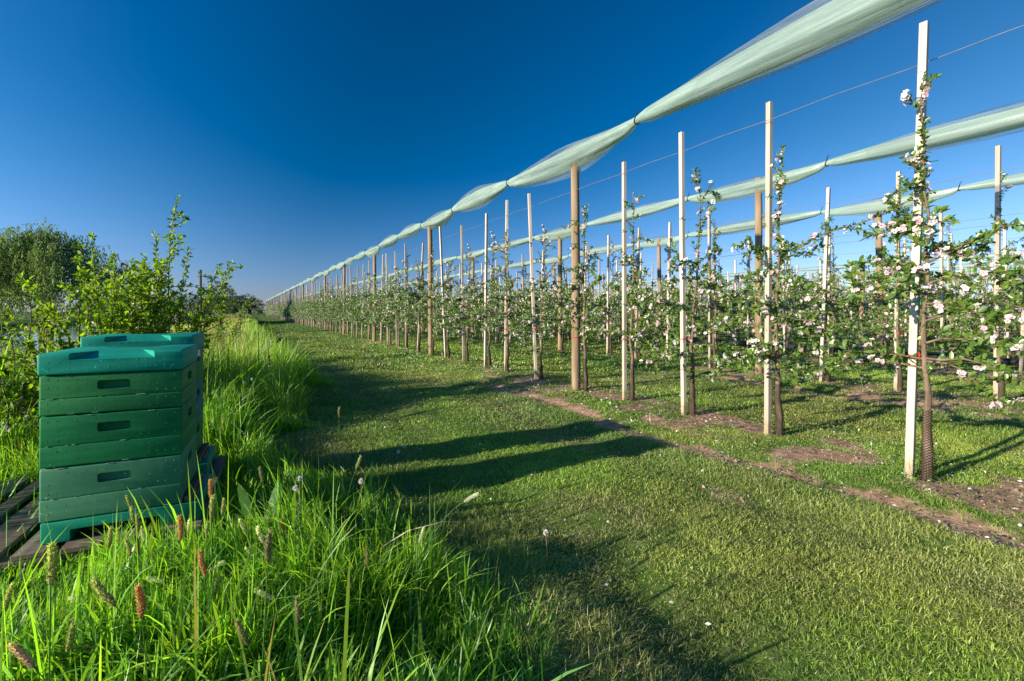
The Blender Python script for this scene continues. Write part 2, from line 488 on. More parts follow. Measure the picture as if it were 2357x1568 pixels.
def mat_ground():
    m, t, out = nodes('ground_soil_and_turf')
    a = N(t, "ShaderNodeAttribute", attribute_name="Col")      # red channel: bare soil share
    sep = N(t, "ShaderNodeSeparateColor"); t.links.new(a.outputs['Color'], sep.inputs[0])
    n = noisetex(t, 9, 8); n2 = noisetex(t, 1.2, 4)
    soil = ramp(t, n.outputs['Fac'], [(.3, (.19, .11, .07)), (.5, (.36, .225, .15)), (.72, (.48, .33, .235))])
    turf = ramp(t, n.outputs['Fac'], [(.3, (.05, .1, .016)), (.55, (.085, .145, .026)), (.75, (.16, .17, .07))])
    ad = N(t, "ShaderNodeMath", operation='ADD'); t.links.new(sep.outputs[0], ad.inputs[0])
    sb = N(t, "ShaderNodeMath", operation='SUBTRACT'); sb.inputs[1].default_value = .5; t.links.new(n.outputs['Fac'], sb.inputs[0])
    t.links.new(sb.outputs[0], ad.inputs[1])
    k = ramp(t, ad.outputs[0], [(.3, (0, 0, 0)), (.62, (1, 1, 1))])
    c = mixc(t, k.outputs[0], turf.outputs[0], soil.outputs[0])
    p = N(t, "ShaderNodeBsdfPrincipled"); p.inputs['Roughness'].default_value = .95; p.inputs['Specular IOR Level'].default_value = .1
    t.links.new(c, p.inputs['Base Color'])
    b = N(t, "ShaderNodeBump"); b.inputs['Strength'].default_value = .9; b.inputs['Distance'].default_value = .03
    t.links.new(n.outputs['Fac'], b.inputs['Height']); t.links.new(b.outputs[0], p.inputs['Normal'])
    t.links.new(p.outputs[0], out.inputs['Surface'])
    return m
M['ground'] = mat_ground()

def mat_water():
    m, t, out = nodes('river_water')
    p = N(t, "ShaderNodeBsdfPrincipled")
    p.inputs['Base Color'].default_value = (.02, .035, .04, 1); p.inputs['Roughness'].default_value = .06
    n = noisetex(t, 2.2, 3, (1, .35, 1))
    b = N(t, "ShaderNodeBump"); b.inputs['Strength'].default_value = .25; b.inputs['Distance'].default_value = .05
    t.links.new(n.outputs['Fac'], b.inputs['Height']); t.links.new(b.outputs[0], p.inputs['Normal'])
    t.links.new(p.outputs[0], out.inputs['Surface'])
    return m
M['water'] = mat_water()

# ------------------------------------------------------------------ ground and water
def soilmask(X, Y):
    """share of bare soil, 0..1"""
    X = np.asarray(X, float); Y = np.asarray(Y, float)
    u = (X - ROW0 + ROWD / 2) % ROWD - ROWD / 2
    on = smooth(2.6, 3.0, X)
    wob = (vnoise(X, Y, .9, 5) - .5) * .3 + (vnoise(X, Y, .22, 35) - .5) * .26
    strip = np.exp(-((u + .85 + wob) / .16) ** 2) * (.95 + 1.1 * (vnoise(X, Y, .28, 6) - .45)) * (.25 + .75 * smooth(8.5, 6, Y))
    under = (.45 + .55 * smooth(9, 6, Y)) * smooth(.75, .25, np.abs(u + .1)) * (.4 + .15 * smooth(5, 3.5, Y) + 1.5 * (vnoise(X, Y, .3, 7) - .38))
    path = smooth(.6, .8, vnoise(X, Y, .55, 8)) * .42 * np.maximum(np.exp(-((X - 1.55) / .35) ** 2), np.exp(-((X - 2.75) / .3) ** 2)) * smooth(9, 5, Y)
    return np.clip(np.maximum(np.maximum(strip, under) * on, path), 0, 1)

def axis(lo, hi, step, far, g=1.14):
    mid = np.arange(lo, hi + step / 2, step)
    out = []; s = step; v = hi
    while v < far:
        s *= g; v += s; out.append(v)
    out2 = []; s = step; v = lo
    while v > -far:
        s *= g; v -= s; out2.append(v)
    return np.concatenate([out2[::-1], mid, out])

xs = axis(-6, 10, .09, 2500); ys = axis(-.5, 11, .09, 2500)
GX, GY = np.meshgrid(xs, ys)
GZ = gz(GX, GY)
sm = soilmask(GX, GY)
V = np.stack([GX, GY, GZ], -1).reshape(-1, 3)
nx, ny = len(xs), len(ys)
i = np.arange(ny - 1)[:, None] * nx + np.arange(nx - 1)[None, :]
Q = np.stack([i, i + 1, i + nx + 1, i + nx], -1).reshape(-1, 4)
g = Geo()
g.add(V, Q, 0, np.repeat(sm.reshape(-1, 1), 3, 1), True)
tag(g.build("ground", M['ground']), kind='structure')

g = Geo()
wy = np.linspace(-300, 900, 60)
V = np.concatenate([np.stack([np.full(60, -2.8), wy, np.full(60, -.55)], 1), np.stack([np.full(60, -21.5), wy, np.full(60, -.55)], 1)])
k = np.arange(59)
g.add(V, np.stack([k, k + 1, k + 61, k + 60], 1))
tag(g.build("river_water", M['water']), kind='structure')

# ------------------------------------------------------------------ hives and pallet frame
HX = P(-2.12, 2.14); HROT = math.radians(-3.25)
HC, HS = math.cos(HROT), math.sin(HROT)
PAL_Z = .148
def hw(a, b, z=0.0):
    return Vector((HX.x + HC * a - HS * b, HX.y + HS * a + HC * b, z))
def hl(X, Y):
    dx, dy = X - HX.x, Y - HX.y
    return HC * dx + HS * dy, -HS * dx + HC * dy
PAL = (-.62, .62, -.06, 1.2)

# ------------------------------------------------------------------ grass
rng = np.random.default_rng(11)
def wedge(t0, t1, n, w0=-1.2, w1=1.22):
    t = np.sqrt(rng.uniform(t0 * t0, t1 * t1, n)); w = rng.uniform(w0, w1, n)
    lat = w * t
    return SY_ * t + CY_ * lat, CY_ * t - SY_ * lat, t

def edge_x(Y):                                   # where the long bank grass gives way to the mown track
    return .70 + (vnoise(0 * Y + 3, Y, 1.3, 9) - .5) * .5 + .12 * np.sin(Y * .9)

def edge_soft(X, Y):
    return edge_x(Y) + (vnoise(X, Y, .33, 25) - .5) * .55 + (vnoise(X, Y, .12, 26) - .5) * .3

def mown_zone(g, t0, t1, n, S, h, w, wmul=1.0):
    X, Y, t = wedge(t0, t1, n)
    ok = (X > edge_x(Y) - .15) & (Y > -1) & (Y < 128)
    X, Y, t = X[ok], Y[ok], t[ok]
    sm = soilmask(X, Y)
    clump = vnoise(X, Y, .16, 3) * .6 + vnoise(X, Y, .5, 4) * .4
    keep = rng.random(len(X)) < np.clip(1.15 - 1.35 * sm, 0.02, 1) * np.clip(.3 + 1.3 * clump, .3, 1)
    X, Y, t, sm, clump = X[keep], Y[keep], t[keep], sm[keep], clump[keep]
    n = len(X)
    u = (X - ROW0 + ROWD / 2) % ROWD - ROWD / 2
    verge = np.exp(-((u + 1.25) / .3) ** 2) * (X > 2.4)          # lusher band beside the bare strip
    H = h * rng.uniform(.35, 1.35, n) * (.55 + .9 * clump) * (1 + .35 * verge) * (1 + .9 * smooth(.75, -.1, X - edge_soft(X, Y)) * smooth(5, 3, Y) + .5 * smooth(.6, .2, X - edge_x(Y))) * (1 - .35 * sm)
    W = w * rng.uniform(.7, 1.3, n) * np.maximum(1, t / t0) ** .8 * wmul
    dry = np.clip((vnoise(X, Y, .8, 12) - .42) * 2.2, 0, 1) * rng.random(n)
    c = np.array([.135, .285, .03])[None] * rng.uniform(.7, 1.35, (n, 1))
    yel = (vnoise(X, Y, 1.1, 13) * .7 + rng.random(n) * .3)[:, None]
    c = c * (1 - .5 * yel) + np.array([.37, .42, .055])[None] * .5 * yel
    c = c * (1 - .5 * verge[:, None]) + np.array([.1, .2, .075])[None] * .5 * verge[:, None]
    lush = smooth(1.1, .1, X - edge_x(Y) - .5 * vnoise(X, Y, .9, 15))[:, None]
    c = c * (1 - .6 * lush) + np.array([.06, .21, .016])[None] * .6 * lush * rng.uniform(.7, 1.3, (n, 1))
    patch = (vnoise(X, Y, .45, 16) * .6 + vnoise(X, Y, 1.8, 17) * .4)[:, None]
    c = c * (.42 + 1.2 * patch)
    warm = smooth(.45, .75, vnoise(X, Y, 1.3, 28))[:, None] * .6
    c = c * (1 - warm) + np.array([.36, .37, .09])[None] * warm * (.5 + .9 * patch) * rng.uniform(.7, 1.3, (n, 1))
    rut = np.maximum(np.exp(-((X - 1.6 + .3 * (vnoise(Y, X * 0, 2.0, 18) - .5)) / .25) ** 2), np.exp(-((X - 2.75 + .3 * (vnoise(Y, X * 0, 2.0, 19) - .5)) / .22) ** 2))
    dry = np.clip(dry + .5 * rut * rng.random(n), 0, 1); H = H * (1 - .35 * rut)
    straw = ((dry > .5) & (rng.random(n) < .5))[:, None]
    c = np.where(straw, np.array([[.42, .37, .2]]) * rng.uniform(.6, 1.2, (n, 1)), c * (1 - .35 * dry[:, None]) + np.array([.32, .33, .15]) * .35 * dry[:, None])
    B = np.stack([X, Y, gz(X, Y) - .006], 1)
    lean = np.clip(rng.normal(.95, .5, n), .05, 2.2)
    az2 = rng.uniform(0, 6.283, n) * .9 + vnoise(X, Y, .35, 14) * 5
    blades(g, B, H, W, lean, rng.uniform(0, 3.1416, n), az2, S, c, c * 1.15 + .01)

g = Geo()
mown_zone(g, 1.15, 2.4, 150000, 3, .035, .0022)
mown_zone(g, 2.4, 4.8, 330000, 2, .034, .0028)
mown_zone(g, 4.8, 9.5, 300000, 2, .038, .0056)
mown_zone(g, 9.5, 19, 180000, 2, .05, .015)
mown_zone(g, 19, 42, 140000, 1, .065, .034)
# cut blades lying on the turf
for (t0, t1, n, L) in ((1.2, 3, 15000, .055), (3, 9, 45000, .075)):
    X, Y, t = wedge(t0, t1, n)
    ok = (X > edge_x(Y)) & (rng.random(n) < .25 + vnoise(X, Y, .7, 27)); X, Y, t = X[ok], Y[ok], t[ok]; n = len(X)
    k = rng.random((n, 1)); c = np.array([.3, .32, .13])[None] * (1 - k) + np.array([.42, .36, .2])[None] * k
    blades(g, np.stack([X, Y, gz(X, Y) + rng.uniform(.01, .03, n)], 1), np.full(n, .016), .0028 * np.maximum(1, t / 2), L / .016 * rng.uniform(.4, 1.2, n), rng.uniform(0, 3.14, n), rng.uniform(0, 6.28, n), 2, c * rng.uniform(.6, 1.1, (n, 1)))
# the far end of the track
n = 60000
Y = 30 + 98 * rng.random(n) ** 1.6; X = rng.uniform(.6, 6.5, n)
cl = vnoise(X, Y, .9, 3)
c = np.array([.075, .16, .022])[None] * rng.uniform(.7, 1.3, (n, 1))
blades(g, np.stack([X, Y, gz(X, Y)], 1), .08 * (.5 + cl), .05 * np.ones(n), rng.uniform(.2, .9, n), rng.uniform(0, 3.14, n), rng.uniform(0, 6.28, n), 1, c)
tag(g.build("mown_grass", M['mown']), "short mown grass of the track and of the alleys between the apple rows", "grass", kind='stuff')

def tall_zone(g, t0, t1, n, S, h, w, wmul=1.0, Ymax=130, Ymin=-2):
    X, Y, t = wedge(t0, t1, n, -1.5, .5)
    ok = (X < edge_soft(X, Y)) & (X > -3.2) & (Y < Ymax) & (Y > Ymin)
    X, Y, t = X[ok], Y[ok], t[ok]
    a, b = hl(X, Y)
    on_pal = (a > PAL[0]) & (a < PAL[1]) & (b > PAL[2]) & (b < PAL[3])
    gapk = on_pal & (rng.random(len(X)) > .03)
    gapk |= (a > -.03) & (a < .6) & (b > -.03) & (b < 1.1)
    X, Y, t, a, b = X[~gapk], Y[~gapk], t[~gapk], a[~gapk], b[~gapk]
    clump = vnoise(X, Y, .22, 21) * .55 + vnoise(X, Y, .7, 22) * .45
    keep = rng.random(len(X)) < np.clip(.35 + 1.2 * clump, 0, 1)
    X, Y, t, clump, a, b = X[keep], Y[keep], t[keep], clump[keep], a[keep], b[keep]
    n = len(X)
    e = edge_soft(X, Y) - X
    inner = smooth(-.05, np.where(Y > 1.8, .5, 1.0), e) * smooth(6, 4.5, Y) + smooth(-.1, .4, e) * smooth(4.5, 6, Y)
    H = h * rng.uniform(.5, 1.2, n) * (.55 + .8 * clump) * (.2 + .8 * inner)
    near = ((b < -.06) & (b > -.75) & (a > -1.2) & (a < 0.25))      # lower in front of the pallet
    spire = rng.random(n) < .035 * (1 - .8 * ((b < -.05) & (b > -.9) & (a > -.6) & (a < .6)))
    H = np.where(spire, np.minimum(H * 1.7 + .06, .62), H)
    H = np.where(near, H * .55, H)
    H = np.where((a > .5) & (a < 1.0) & (b > -.25) & (b < 1.2), H * .58, H)      # trodden beside the hive entrances
    H = H * (1 + .5 * smooth(5.0, 6.5, Y) * inner + .5 * smooth(5.0, 6.5, Y) * smooth(10, 8, Y) * inner)                # taller tuft further along the bank
    W = w * rng.uniform(.55, 1.25, n) * (1 + .9 * (rng.random(n) < .12)) * np.maximum(1, t / t0) ** .8 * wmul
    c = np.array([.125, .32, .026])[None] * rng.uniform(.5, 1.5, (n, 1))
    yel = (vnoise(X, Y, .6, 23) * .5 + rng.random(n) * .5)[:, None]
    c = c * (1 - .55 * yel) + np.array([.38, .5, .04])[None] * .55 * yel
    blue = (rng.random(n) < .2)[:, None]
    c = np.where(blue, c * np.array([.8, .9, 2.6]), c)
    pink = smooth(6, 11, Y)[:, None] * (rng.random((n, 1)) < .6) * smooth(.3, 1.0, e)[:, None]
    tip = c * 1.2
    tip = tip * (1 - pink) + np.array([.46, .29, .21]) * pink
    dead = (rng.random(n) < .015)[:, None]
    c = np.where(dead, np.array([[.2, .17, .09]]), c); tip = np.where(dead, np.array([[.25, .21, .12]]), tip)
    B = np.stack([X, Y, gz(X, Y) - .01], 1)
    lean = np.clip(rng.normal(.42, .3, n), .03, 1.4)
    az2 = rng.uniform(0, 6.283, n) * .6 + vnoise(X, Y, .5, 24) * 8
    blades(g, B, H, W, lean, rng.uniform(0, 3.1416, n), az2, S, c, tip)

g = Geo()
tall_zone(g, .75, 1.5, 8000, 6, .33, .0055)
tall_zone(g, 1.5, 2.6, 40000, 5, .3, .0055)
tall_zone(g, 2.6, 5, 95000, 4, .33, .0066)
tall_zone(g, 5, 10, 115000, 3, .38, .0085)
tall_zone(g, 10, 22, 150000, 2, .42, .016)
tall_zone(g, 22, 60, 160000, 2, .5, .036)
n = 50000
Y = 45 + 90 * rng.random(n); X = rng.uniform(-3.2, .8, n)
c = np.array([.09, .17, .02])[None] * rng.uniform(.7, 1.3, (n, 1))
blades(g, np.stack([X, Y, gz(X, Y)], 1), rng.uniform(.3, .75, n), .07 * np.ones(n), rng.uniform(.1, .6, n), rng.uniform(0, 3.14, n), rng.uniform(0, 6.28, n), 1, c, c * .6 + np.array([.14, .1, .06]))
tag(g.build("long_grass", M['grass']), "long lush green grass on the river bank round the beehives", "grass", kind='stuff')

# low weeds on the bare strips
g = Geo()
for (t0, t1, n, L) in ((1.8, 4, 9000, .022), (4, 9, 16000, .034), (9, 20, 14000, .06)):
    X, Y, t = wedge(t0, t1, n)
    u = (X - ROW0 + ROWD / 2) % ROWD - ROWD / 2
    ok = (X > 2.8) & (np.abs(u + .15) < 1.0) & (vnoise(X, Y, .25, 31) > .48)
    X, Y = X[ok], Y[ok]; n = len(X)
    B = np.stack([X, Y, gz(X, Y) + rng.uniform(0, .05, n)], 1)
    ax = np.stack([rng.normal(size=n), rng.normal(size=n), rng.uniform(.1, 1.2, n)], 1)
    c = np.array([.07, .17, .025])[None] * rng.uniform(.6, 1.4, (n, 1))
    leaves(g, B, ax, L * rng.uniform(.6, 1.5, n), .5 * L * rng.uniform(.6, 1.2, n), c, rng, False)
    # tiny white and yellow heads of the weeds
    k = rng.random(n) < .1
    hB = B[k]; m_ = len(hB)
    st = .05 + rng.random(m_) * .1
    blades(g, hB, st + .01, .002 * np.ones(m_) * t1 / 3, rng.uniform(0, .3, m_), rng.uniform(0, 3, m_), rng.uniform(0, 6, m_), 1, np.tile([[.1, .18, .03]], (m_, 1)))
    hB = hB + np.array([0, 0, 1.]) * st[:, None]
    leaves(g, hB, rng.normal(size=hB.shape) + [0, 0, 1], .008 * t1 / 4 * np.ones(m_), .008 * t1 / 4 * np.ones(m_), np.tile([[.6, .6, .45]], (m_, 1)), rng, False)
tag(g.build("low_weeds", M['leaf']), "low green weeds scattered on the bare soil beneath the apple trees", "weeds", kind='stuff')

# white petals dropped on the turf
g = Geo()
for (t0, t1, n, R) in ((1.5, 4, 1100, .011), (4, 9, 2600, .014), (9, 18, 2000, .022)):
    X, Y, t = wedge(t0, t1, n)
    u = (X - ROW0 + ROWD / 2) % ROWD - ROWD / 2
    ok = (X > 1.2) & (rng.random(n) < .05 + .6 * np.exp(-((u + .2) / .9) ** 2))
    X, Y = X[ok], Y[ok]; n = len(X)
    B = np.stack([X, Y, gz(X, Y) + rng.uniform(.012, .05, n)], 1)
    ax = np.stack([rng.normal(size=n), rng.normal(size=n), rng.normal(size=n) * .35], 1)
    c = np.tile([[.78, .74, .76]], (n, 1)) * rng.uniform(.75, 1.05, (n, 1))
    leaves(g, B, ax, R * 2 * rng.uniform(.6, 1.2, n), R * 1.5 * rng.uniform(.6, 1.2, n), c, rng, False)
tag(g.build("fallen_petals", M['petal']), "white apple petals fallen on the grass and soil", "petals", kind='stuff')

# crumbs of soil
g = Geo()
X, Y, t = wedge(1.8, 8, 16000)
sm_ = soilmask(X, Y)
ok = (rng.random(len(X)) < (sm_ - .25) * 1.3) & (X > 2.6)
X, Y = X[ok], Y[ok]; n = len(X)
oct_ = np.array([(1, 0, 0), (0, 1, 0), (-1, 0, 0), (0, -1, 0), (0, 0, 1), (0, 0, -.6)])
OF = np.array([(0, 1, 4), (1, 2, 4), (2, 3, 4), (3, 0, 4), (1, 0, 5), (2, 1, 5), (3, 2, 5), (0, 3, 5)])
R = rng.uniform(.003, .01, n) * (1 + (rng.random(n) < .06) * 1.2)
V = np.stack([X, Y, gz(X, Y) + R * .3], 1)[:, None, :] + R[:, None, None] * oct_[None] * rng.uniform(.6, 1.4, (n, 6, 3))
F = (np.arange(n) * 6)[:, None, None] + OF[None]
soil_m = mat_solid('soil_crumb', [(.3, (.2, .13, .085)), (.7, (.4, .28, .205))], 12, .95, .3)
g.add(V.reshape(-1, 3), F.reshape(-1, 3))
tag(g.build("soil_crumbs", soil_m), "crumbs of pinkish brown soil on the bare strips", "soil", kind='stuff')

# ------------------------------------------------------------------ beehives
def bev_box(x0, x1, y0, y1, z0, z1, bev, seg=3):
    bm = bmesh.new()
    bmesh.ops.create_cube(bm, size=1)
    for v in bm.verts:
        v.co = Vector(((x0 + x1) / 2 + v.co.x * (x1 - x0), (y0 + y1) / 2 + v.co.y * (y1 - y0), (z0 + z1) / 2 + v.co.z * (z1 - z0)))
    if bev: bmesh.ops.bevel(bm, geom=list(bm.edges), offset=bev, segments=seg, affect='EDGES', profile=.5)
    return bm

def bm_mesh(bms):
    me = bpy.data.meshes.new("m")
    out = bmesh.new()
    for b in bms:
        t_ = bpy.data.meshes.new("t"); b.to_mesh(t_); out.from_mesh(t_); bpy.data.meshes.remove(t_); b.free()
    out.to_mesh(me); out.free()
    return me

def carve(me, cutters):
    """boolean difference, evaluated at once into a plain mesh"""
    o = bpy.data.objects.new("tmp_body", me); COL.objects.link(o)
    tmp = []
    for c in cutters:
        cme = bm_mesh([c])
        co = bpy.data.objects.new("tmp_cut", cme); COL.objects.link(co); tmp.append(co)
        md = o.modifiers.new("b", 'BOOLEAN'); md.operation = 'DIFFERENCE'; md.object = co; md.solver = 'EXACT'
    bpy.context.view_layer.update()
    dg = bpy.context.evaluated_depsgraph_get()
    res = bpy.data.meshes.new_from_object(o.evaluated_get(dg))
    for x in tmp + [o]: bpy.data.objects.remove(x, do_unlink=True)
    return res

def dimple(bm, c, nrm, r=.0045, h=.0022):
    nrm = Vector(nrm); s = nrm.orthogonal().normalized(); q = nrm.cross(s)
    rings = []
    for rr, hh in ((1, 0), (.72, .75)):
        rings.append([bm.verts.new(Vector(c) + (s * math.cos(k * math.pi / 4) + q * math.sin(k * math.pi / 4)) * r * rr + nrm * h * hh) for k in range(8)])
    top = bm.verts.new(Vector(c) + nrm * h)
    for k in range(8):
        k2 = (k + 1) % 8
        bm.faces.new((rings[0][k], rings[0][k2], rings[1][k2], rings[1][k]))
        bm.faces.new((rings[1][k], rings[1][k2], top))

HWID, HDEP = .535, .465
def smooth_by_angle(me, ang=35):
    bm = bmesh.new(); bm.from_mesh(me)
    for f in bm.faces: f.smooth = True
    for e in bm.edges:
        if len(e.link_faces) == 2 and e.calc_face_angle(0) > math.radians(ang): e.smooth = False
    bm.to_mesh(me); bm.free()

def hive_box(z0, h, R, W=HWID, D=HDEP):
    zs = z0 + h * .42
    body = [bev_box(0, W, 0, D, zs - .004, z0 + h, .009), bev_box(-.001, W + .001, -.001, D + .001, z0, zs - .0005, .008)]
    me = bm_mesh([body[0]]); me2 = bm_mesh([body[1]])
    zc = z0 + h * .72; hh = .021
    cut = []
    for (x, y, wx, wy) in ((W * .5, 0, .062, .026), (W, D * .5, .026, .055), (0, D * .5, .026, .055)):
        cut.append(bev_box(x - wx, x + wx, y - wy, y + wy, zc - hh, zc + hh, .009, 2))
    me = carve(me, cut)
    out = bmesh.new(); out.from_mesh(me); out.from_mesh(me2)
    # raised dots moulded into the polystyrene, regular but for a few worn ones
    for fz, rows in ((zs, ((.16, 1), (.47, 1), (.82, 1))), (z0, ((.3, 1), (.72, 1)))):
        hh2 = (z0 + h - zs) if fz == zs else (zs - z0)
        for rz, _ in rows:
            z = fz + hh2 * rz
            for i in range(15):
                x = .03 + i * (W - .06) / 14
                if abs(x - W / 2) < .085 and abs(z - zc) < .035: continue
                if R.random() < .55:
                    yy = 0 if fz == zs else -.001
                    dimple(out, (x + R.uniform(-.003, .003), yy, z + R.uniform(-.002, .002)), (0, -1, 0), R.uniform(.003, .0042), R.uniform(.0003, .0008))
            for i in range(12):
                y = .03 + i * (D - .06) / 11
                if abs(y - D / 2) < .075 and abs(z - zc) < .035: continue
                if R.random() < .55:
                    xx = W if fz == zs else W + .001
                    dimple(out, (xx, y, z), (1, 0, 0), R.uniform(.003, .0042), R.uniform(.0003, .0008))
    me = bpy.data.meshes.new("hive_box"); out.normal_update(); out.to_mesh(me); out.free()
    smooth_by_angle(me)
    return me

def hive_lid(z0, h, R, W=HWID, D=HDEP):
    me = bm_mesh([bev_box(-.006, W + .006, -.006, D + .006, z0, z0 + h, .011)])
    cut = []
    for ys, y1 in ((-.05, .13), (D + .05, D - .13)):                   # sloping notches in the front and back edge
        bm = bmesh.new()
        a0, a1 = W * .15, W * .84
        lo, hi = z0 + h - .042, z0 + h + .03
        pts = [(a0, ys, lo), (a1, ys, lo), (a1 - .004, ys, hi), (a0 + .004, ys, hi), (a0 + .1, y1, z0 + h + .001), (a1 - .1, y1, z0 + h + .001), (a1 - .1, y1, hi), (a0 + .1, y1, hi)]
        vs = [bm.verts.new(p) for p in pts]
        for f in ((0, 1, 2, 3), (4, 7, 6, 5), (0, 4, 5, 1), (3, 2, 6, 7), (0, 3, 7, 4), (1, 5, 6, 2)): bm.faces.new([vs[q] for q in f])
        bmesh.ops.recalc_face_normals(bm, faces=list(bm.faces))
        cut.append(bm)
    me = carve(me, cut)
    out = bmesh.new(); out.from_mesh(me)
    for z in (z0 + h * .28, z0 + h * .58):
        for i in range(14):
            if R.random() < .75: dimple(out, (.035 + i * (W - .07) / 13, -.006, z), (0, -1, 0), R.uniform(.003, .0045), R.uniform(.0003, .0008))
    for i in range(9):
        for j in range(7):
            if R.random() < .6: dimple(out, (.14 + i * .034, .15 + j * .028, z0 + h), (0, 0, 1), .004, .0012)
    me = bpy.data.meshes.new("lid"); out.normal_update(); out.to_mesh(me); out.free()
    smooth_by_angle(me)
    return me

def hive_floor(z0, h, W=HWID, D=HDEP):
    me = bm_mesh([bev_box(.004, W + .075, 0, D, z0, z0 + h, .006)])
    cut = [bev_box(W * .2, W * .83, -.2, D * .35, z0 - .05, z0 + h * .56, .008, 2),
           bev_box(-.2, W + .3, D * .35, D * .8, z0 - .05, z0 + h * .42, .008, 2)]
    me = carve(me, cut)
    smooth_by_angle(me)
    return me

def chipped(me, z, h, R):
    """pale polystyrene bared in short nicks along the seam and the rims"""
    bm = bmesh.new(); bm.from_mesh(me)
    for f in bm.faces: f.material_index = 0
    for zz, cnt in ((z + (h - .003) * .42, 4), (z + .004, 2), (z + h - .006, 2)):
        for _ in range(cnt):
            x = R.uniform(.01, HWID - .06); l_ = R.uniform(.004, .05) * R.random()
            z0, z1 = zz - .0006 * R.random() - .0003, zz + .0003
            v = [bm.verts.new(p) for p in ((x, -.0024, z0), (x + l_, -.0022, z0), (x + l_, -.0022, z1), (x, -.0024, z1), (x, .001, z0), (x + l_, .001, z0), (x + l_, .001, z1), (x, .001, z1))]
            for q in ((0, 1, 2, 3), (1, 5, 6, 2), (5, 4, 7, 6), (4, 0, 3, 7), (3, 2, 6, 7), (4, 5, 1, 0)):
                bm.faces.new([v[k] for k in q]).material_index = 1
    bm.to_mesh(me); bm.free()
    return me

def part(name, me, mat, parent):
    me.name = name
    if isinstance(mat, tuple):
        while len(me.materials) < 2: me.materials.append(None)
        me.materials[0], me.materials[1] = mat
    else:
        me.materials.clear(); me.materials.append(mat)
    return link(name, me, parent)

def make_hive(b0, mats, label, seed, sticker):
    R = random.Random(seed)
    root = empty("beehive", hw(-.05 if b0 else 0, b0, PAL_Z), HROT)
    tag(root, label, "beehive", "green beehives on the pallet")
    part("hive_floor", hive_floor(0, .097), mats[0], root)
    z = .1
    for m, h in zip(mats[1:4], (.244, .24, .222) if b0 else (.244, .235, .184)):
        o = part("hive_box", chipped(hive_box(z, h - .003, R), z, h, R), (m, M['foam']), root)
        o.location = (R.uniform(-.003, .003), R.uniform(-.003, .003), 0)
        o['label'] = {'olive_green_paint': 'olive green hive box', 'grass_green_paint': 'deep green hive box', 'grey_green_paint': 'grey green hive box', 'blue_green_paint': 'blue green hive box'}[m.name]
        z += h
    part("hive_lid", hive_lid(z, .098, R), mats[4], root)
    # entrance bar lying on the landing ledge
    bar = bev_box(HWID + .006, HWID + .036, .015, HDEP - .03, .098, .126, .002, 1)
    o = part("entrance_bar", bm_mesh([bar, bev_box(HWID + .037, HWID + .05, .1, HDEP - .09, .098, .112, .002, 1)]), M['barwood'], root)
    if sticker:
        s_ = bev_box(HWID + .0045, HWID + .008, .02, HDEP * .55, z - .05, z - .006, .001, 1)
        part("paper_label", bm_mesh([s_]), M['sticker'], root)
    return root
make_hive(0, (M['floor'], M['boxgrey'], M['boxgreen'], M['boxolive'], M['lid']), "front green beehive of three boxes under a teal lid, nearest the camera", 3, False)
make_hive(.69, (M['floor'], M['boxgreen'], M['boxblue'], M['boxgreen'], M['lid']), "rear green beehive with a blue box, mostly hidden behind the front one", 4, True)

root = empty("wooden_pallet", hw(0, 0, 0), HROT)
tag(root, "weathered grey brown wooden pallet carrying the two green beehives", "pallet")
R = random.Random(8)
xb = PAL[0]
for w in (.17, .085, .15, .12, .15, .12, .17):
    g = Geo(); tmp = bev_box(xb + .006, xb + w, PAL[2] + R.uniform(-.02, .012), PAL[3] + R.uniform(-.01, .02), PAL_Z - .024 + R.uniform(-.003, .0), PAL_Z - .001, .003, 1)
    part("deck_board", bm_mesh([tmp]), M['oldwood'], root)
    xb += w + .046
for y in (PAL[2] - .005, .5, PAL[3] - .09):
    part("stringer_board", bm_mesh([bev_box(PAL[0], PAL[1] + .01, y, y + .095, PAL_Z - .05, PAL_Z - .0275, .002, 1)]), M['oldwood'], root)
    for x in (PAL[0], -.05, PAL[1] - .12):
        part("pallet_block", bm_mesh([bev_box(x + .003, x + .12, y + .003, y + .09, -.03, PAL_Z - .0505, .003, 1)]), M['oldwood'], root)

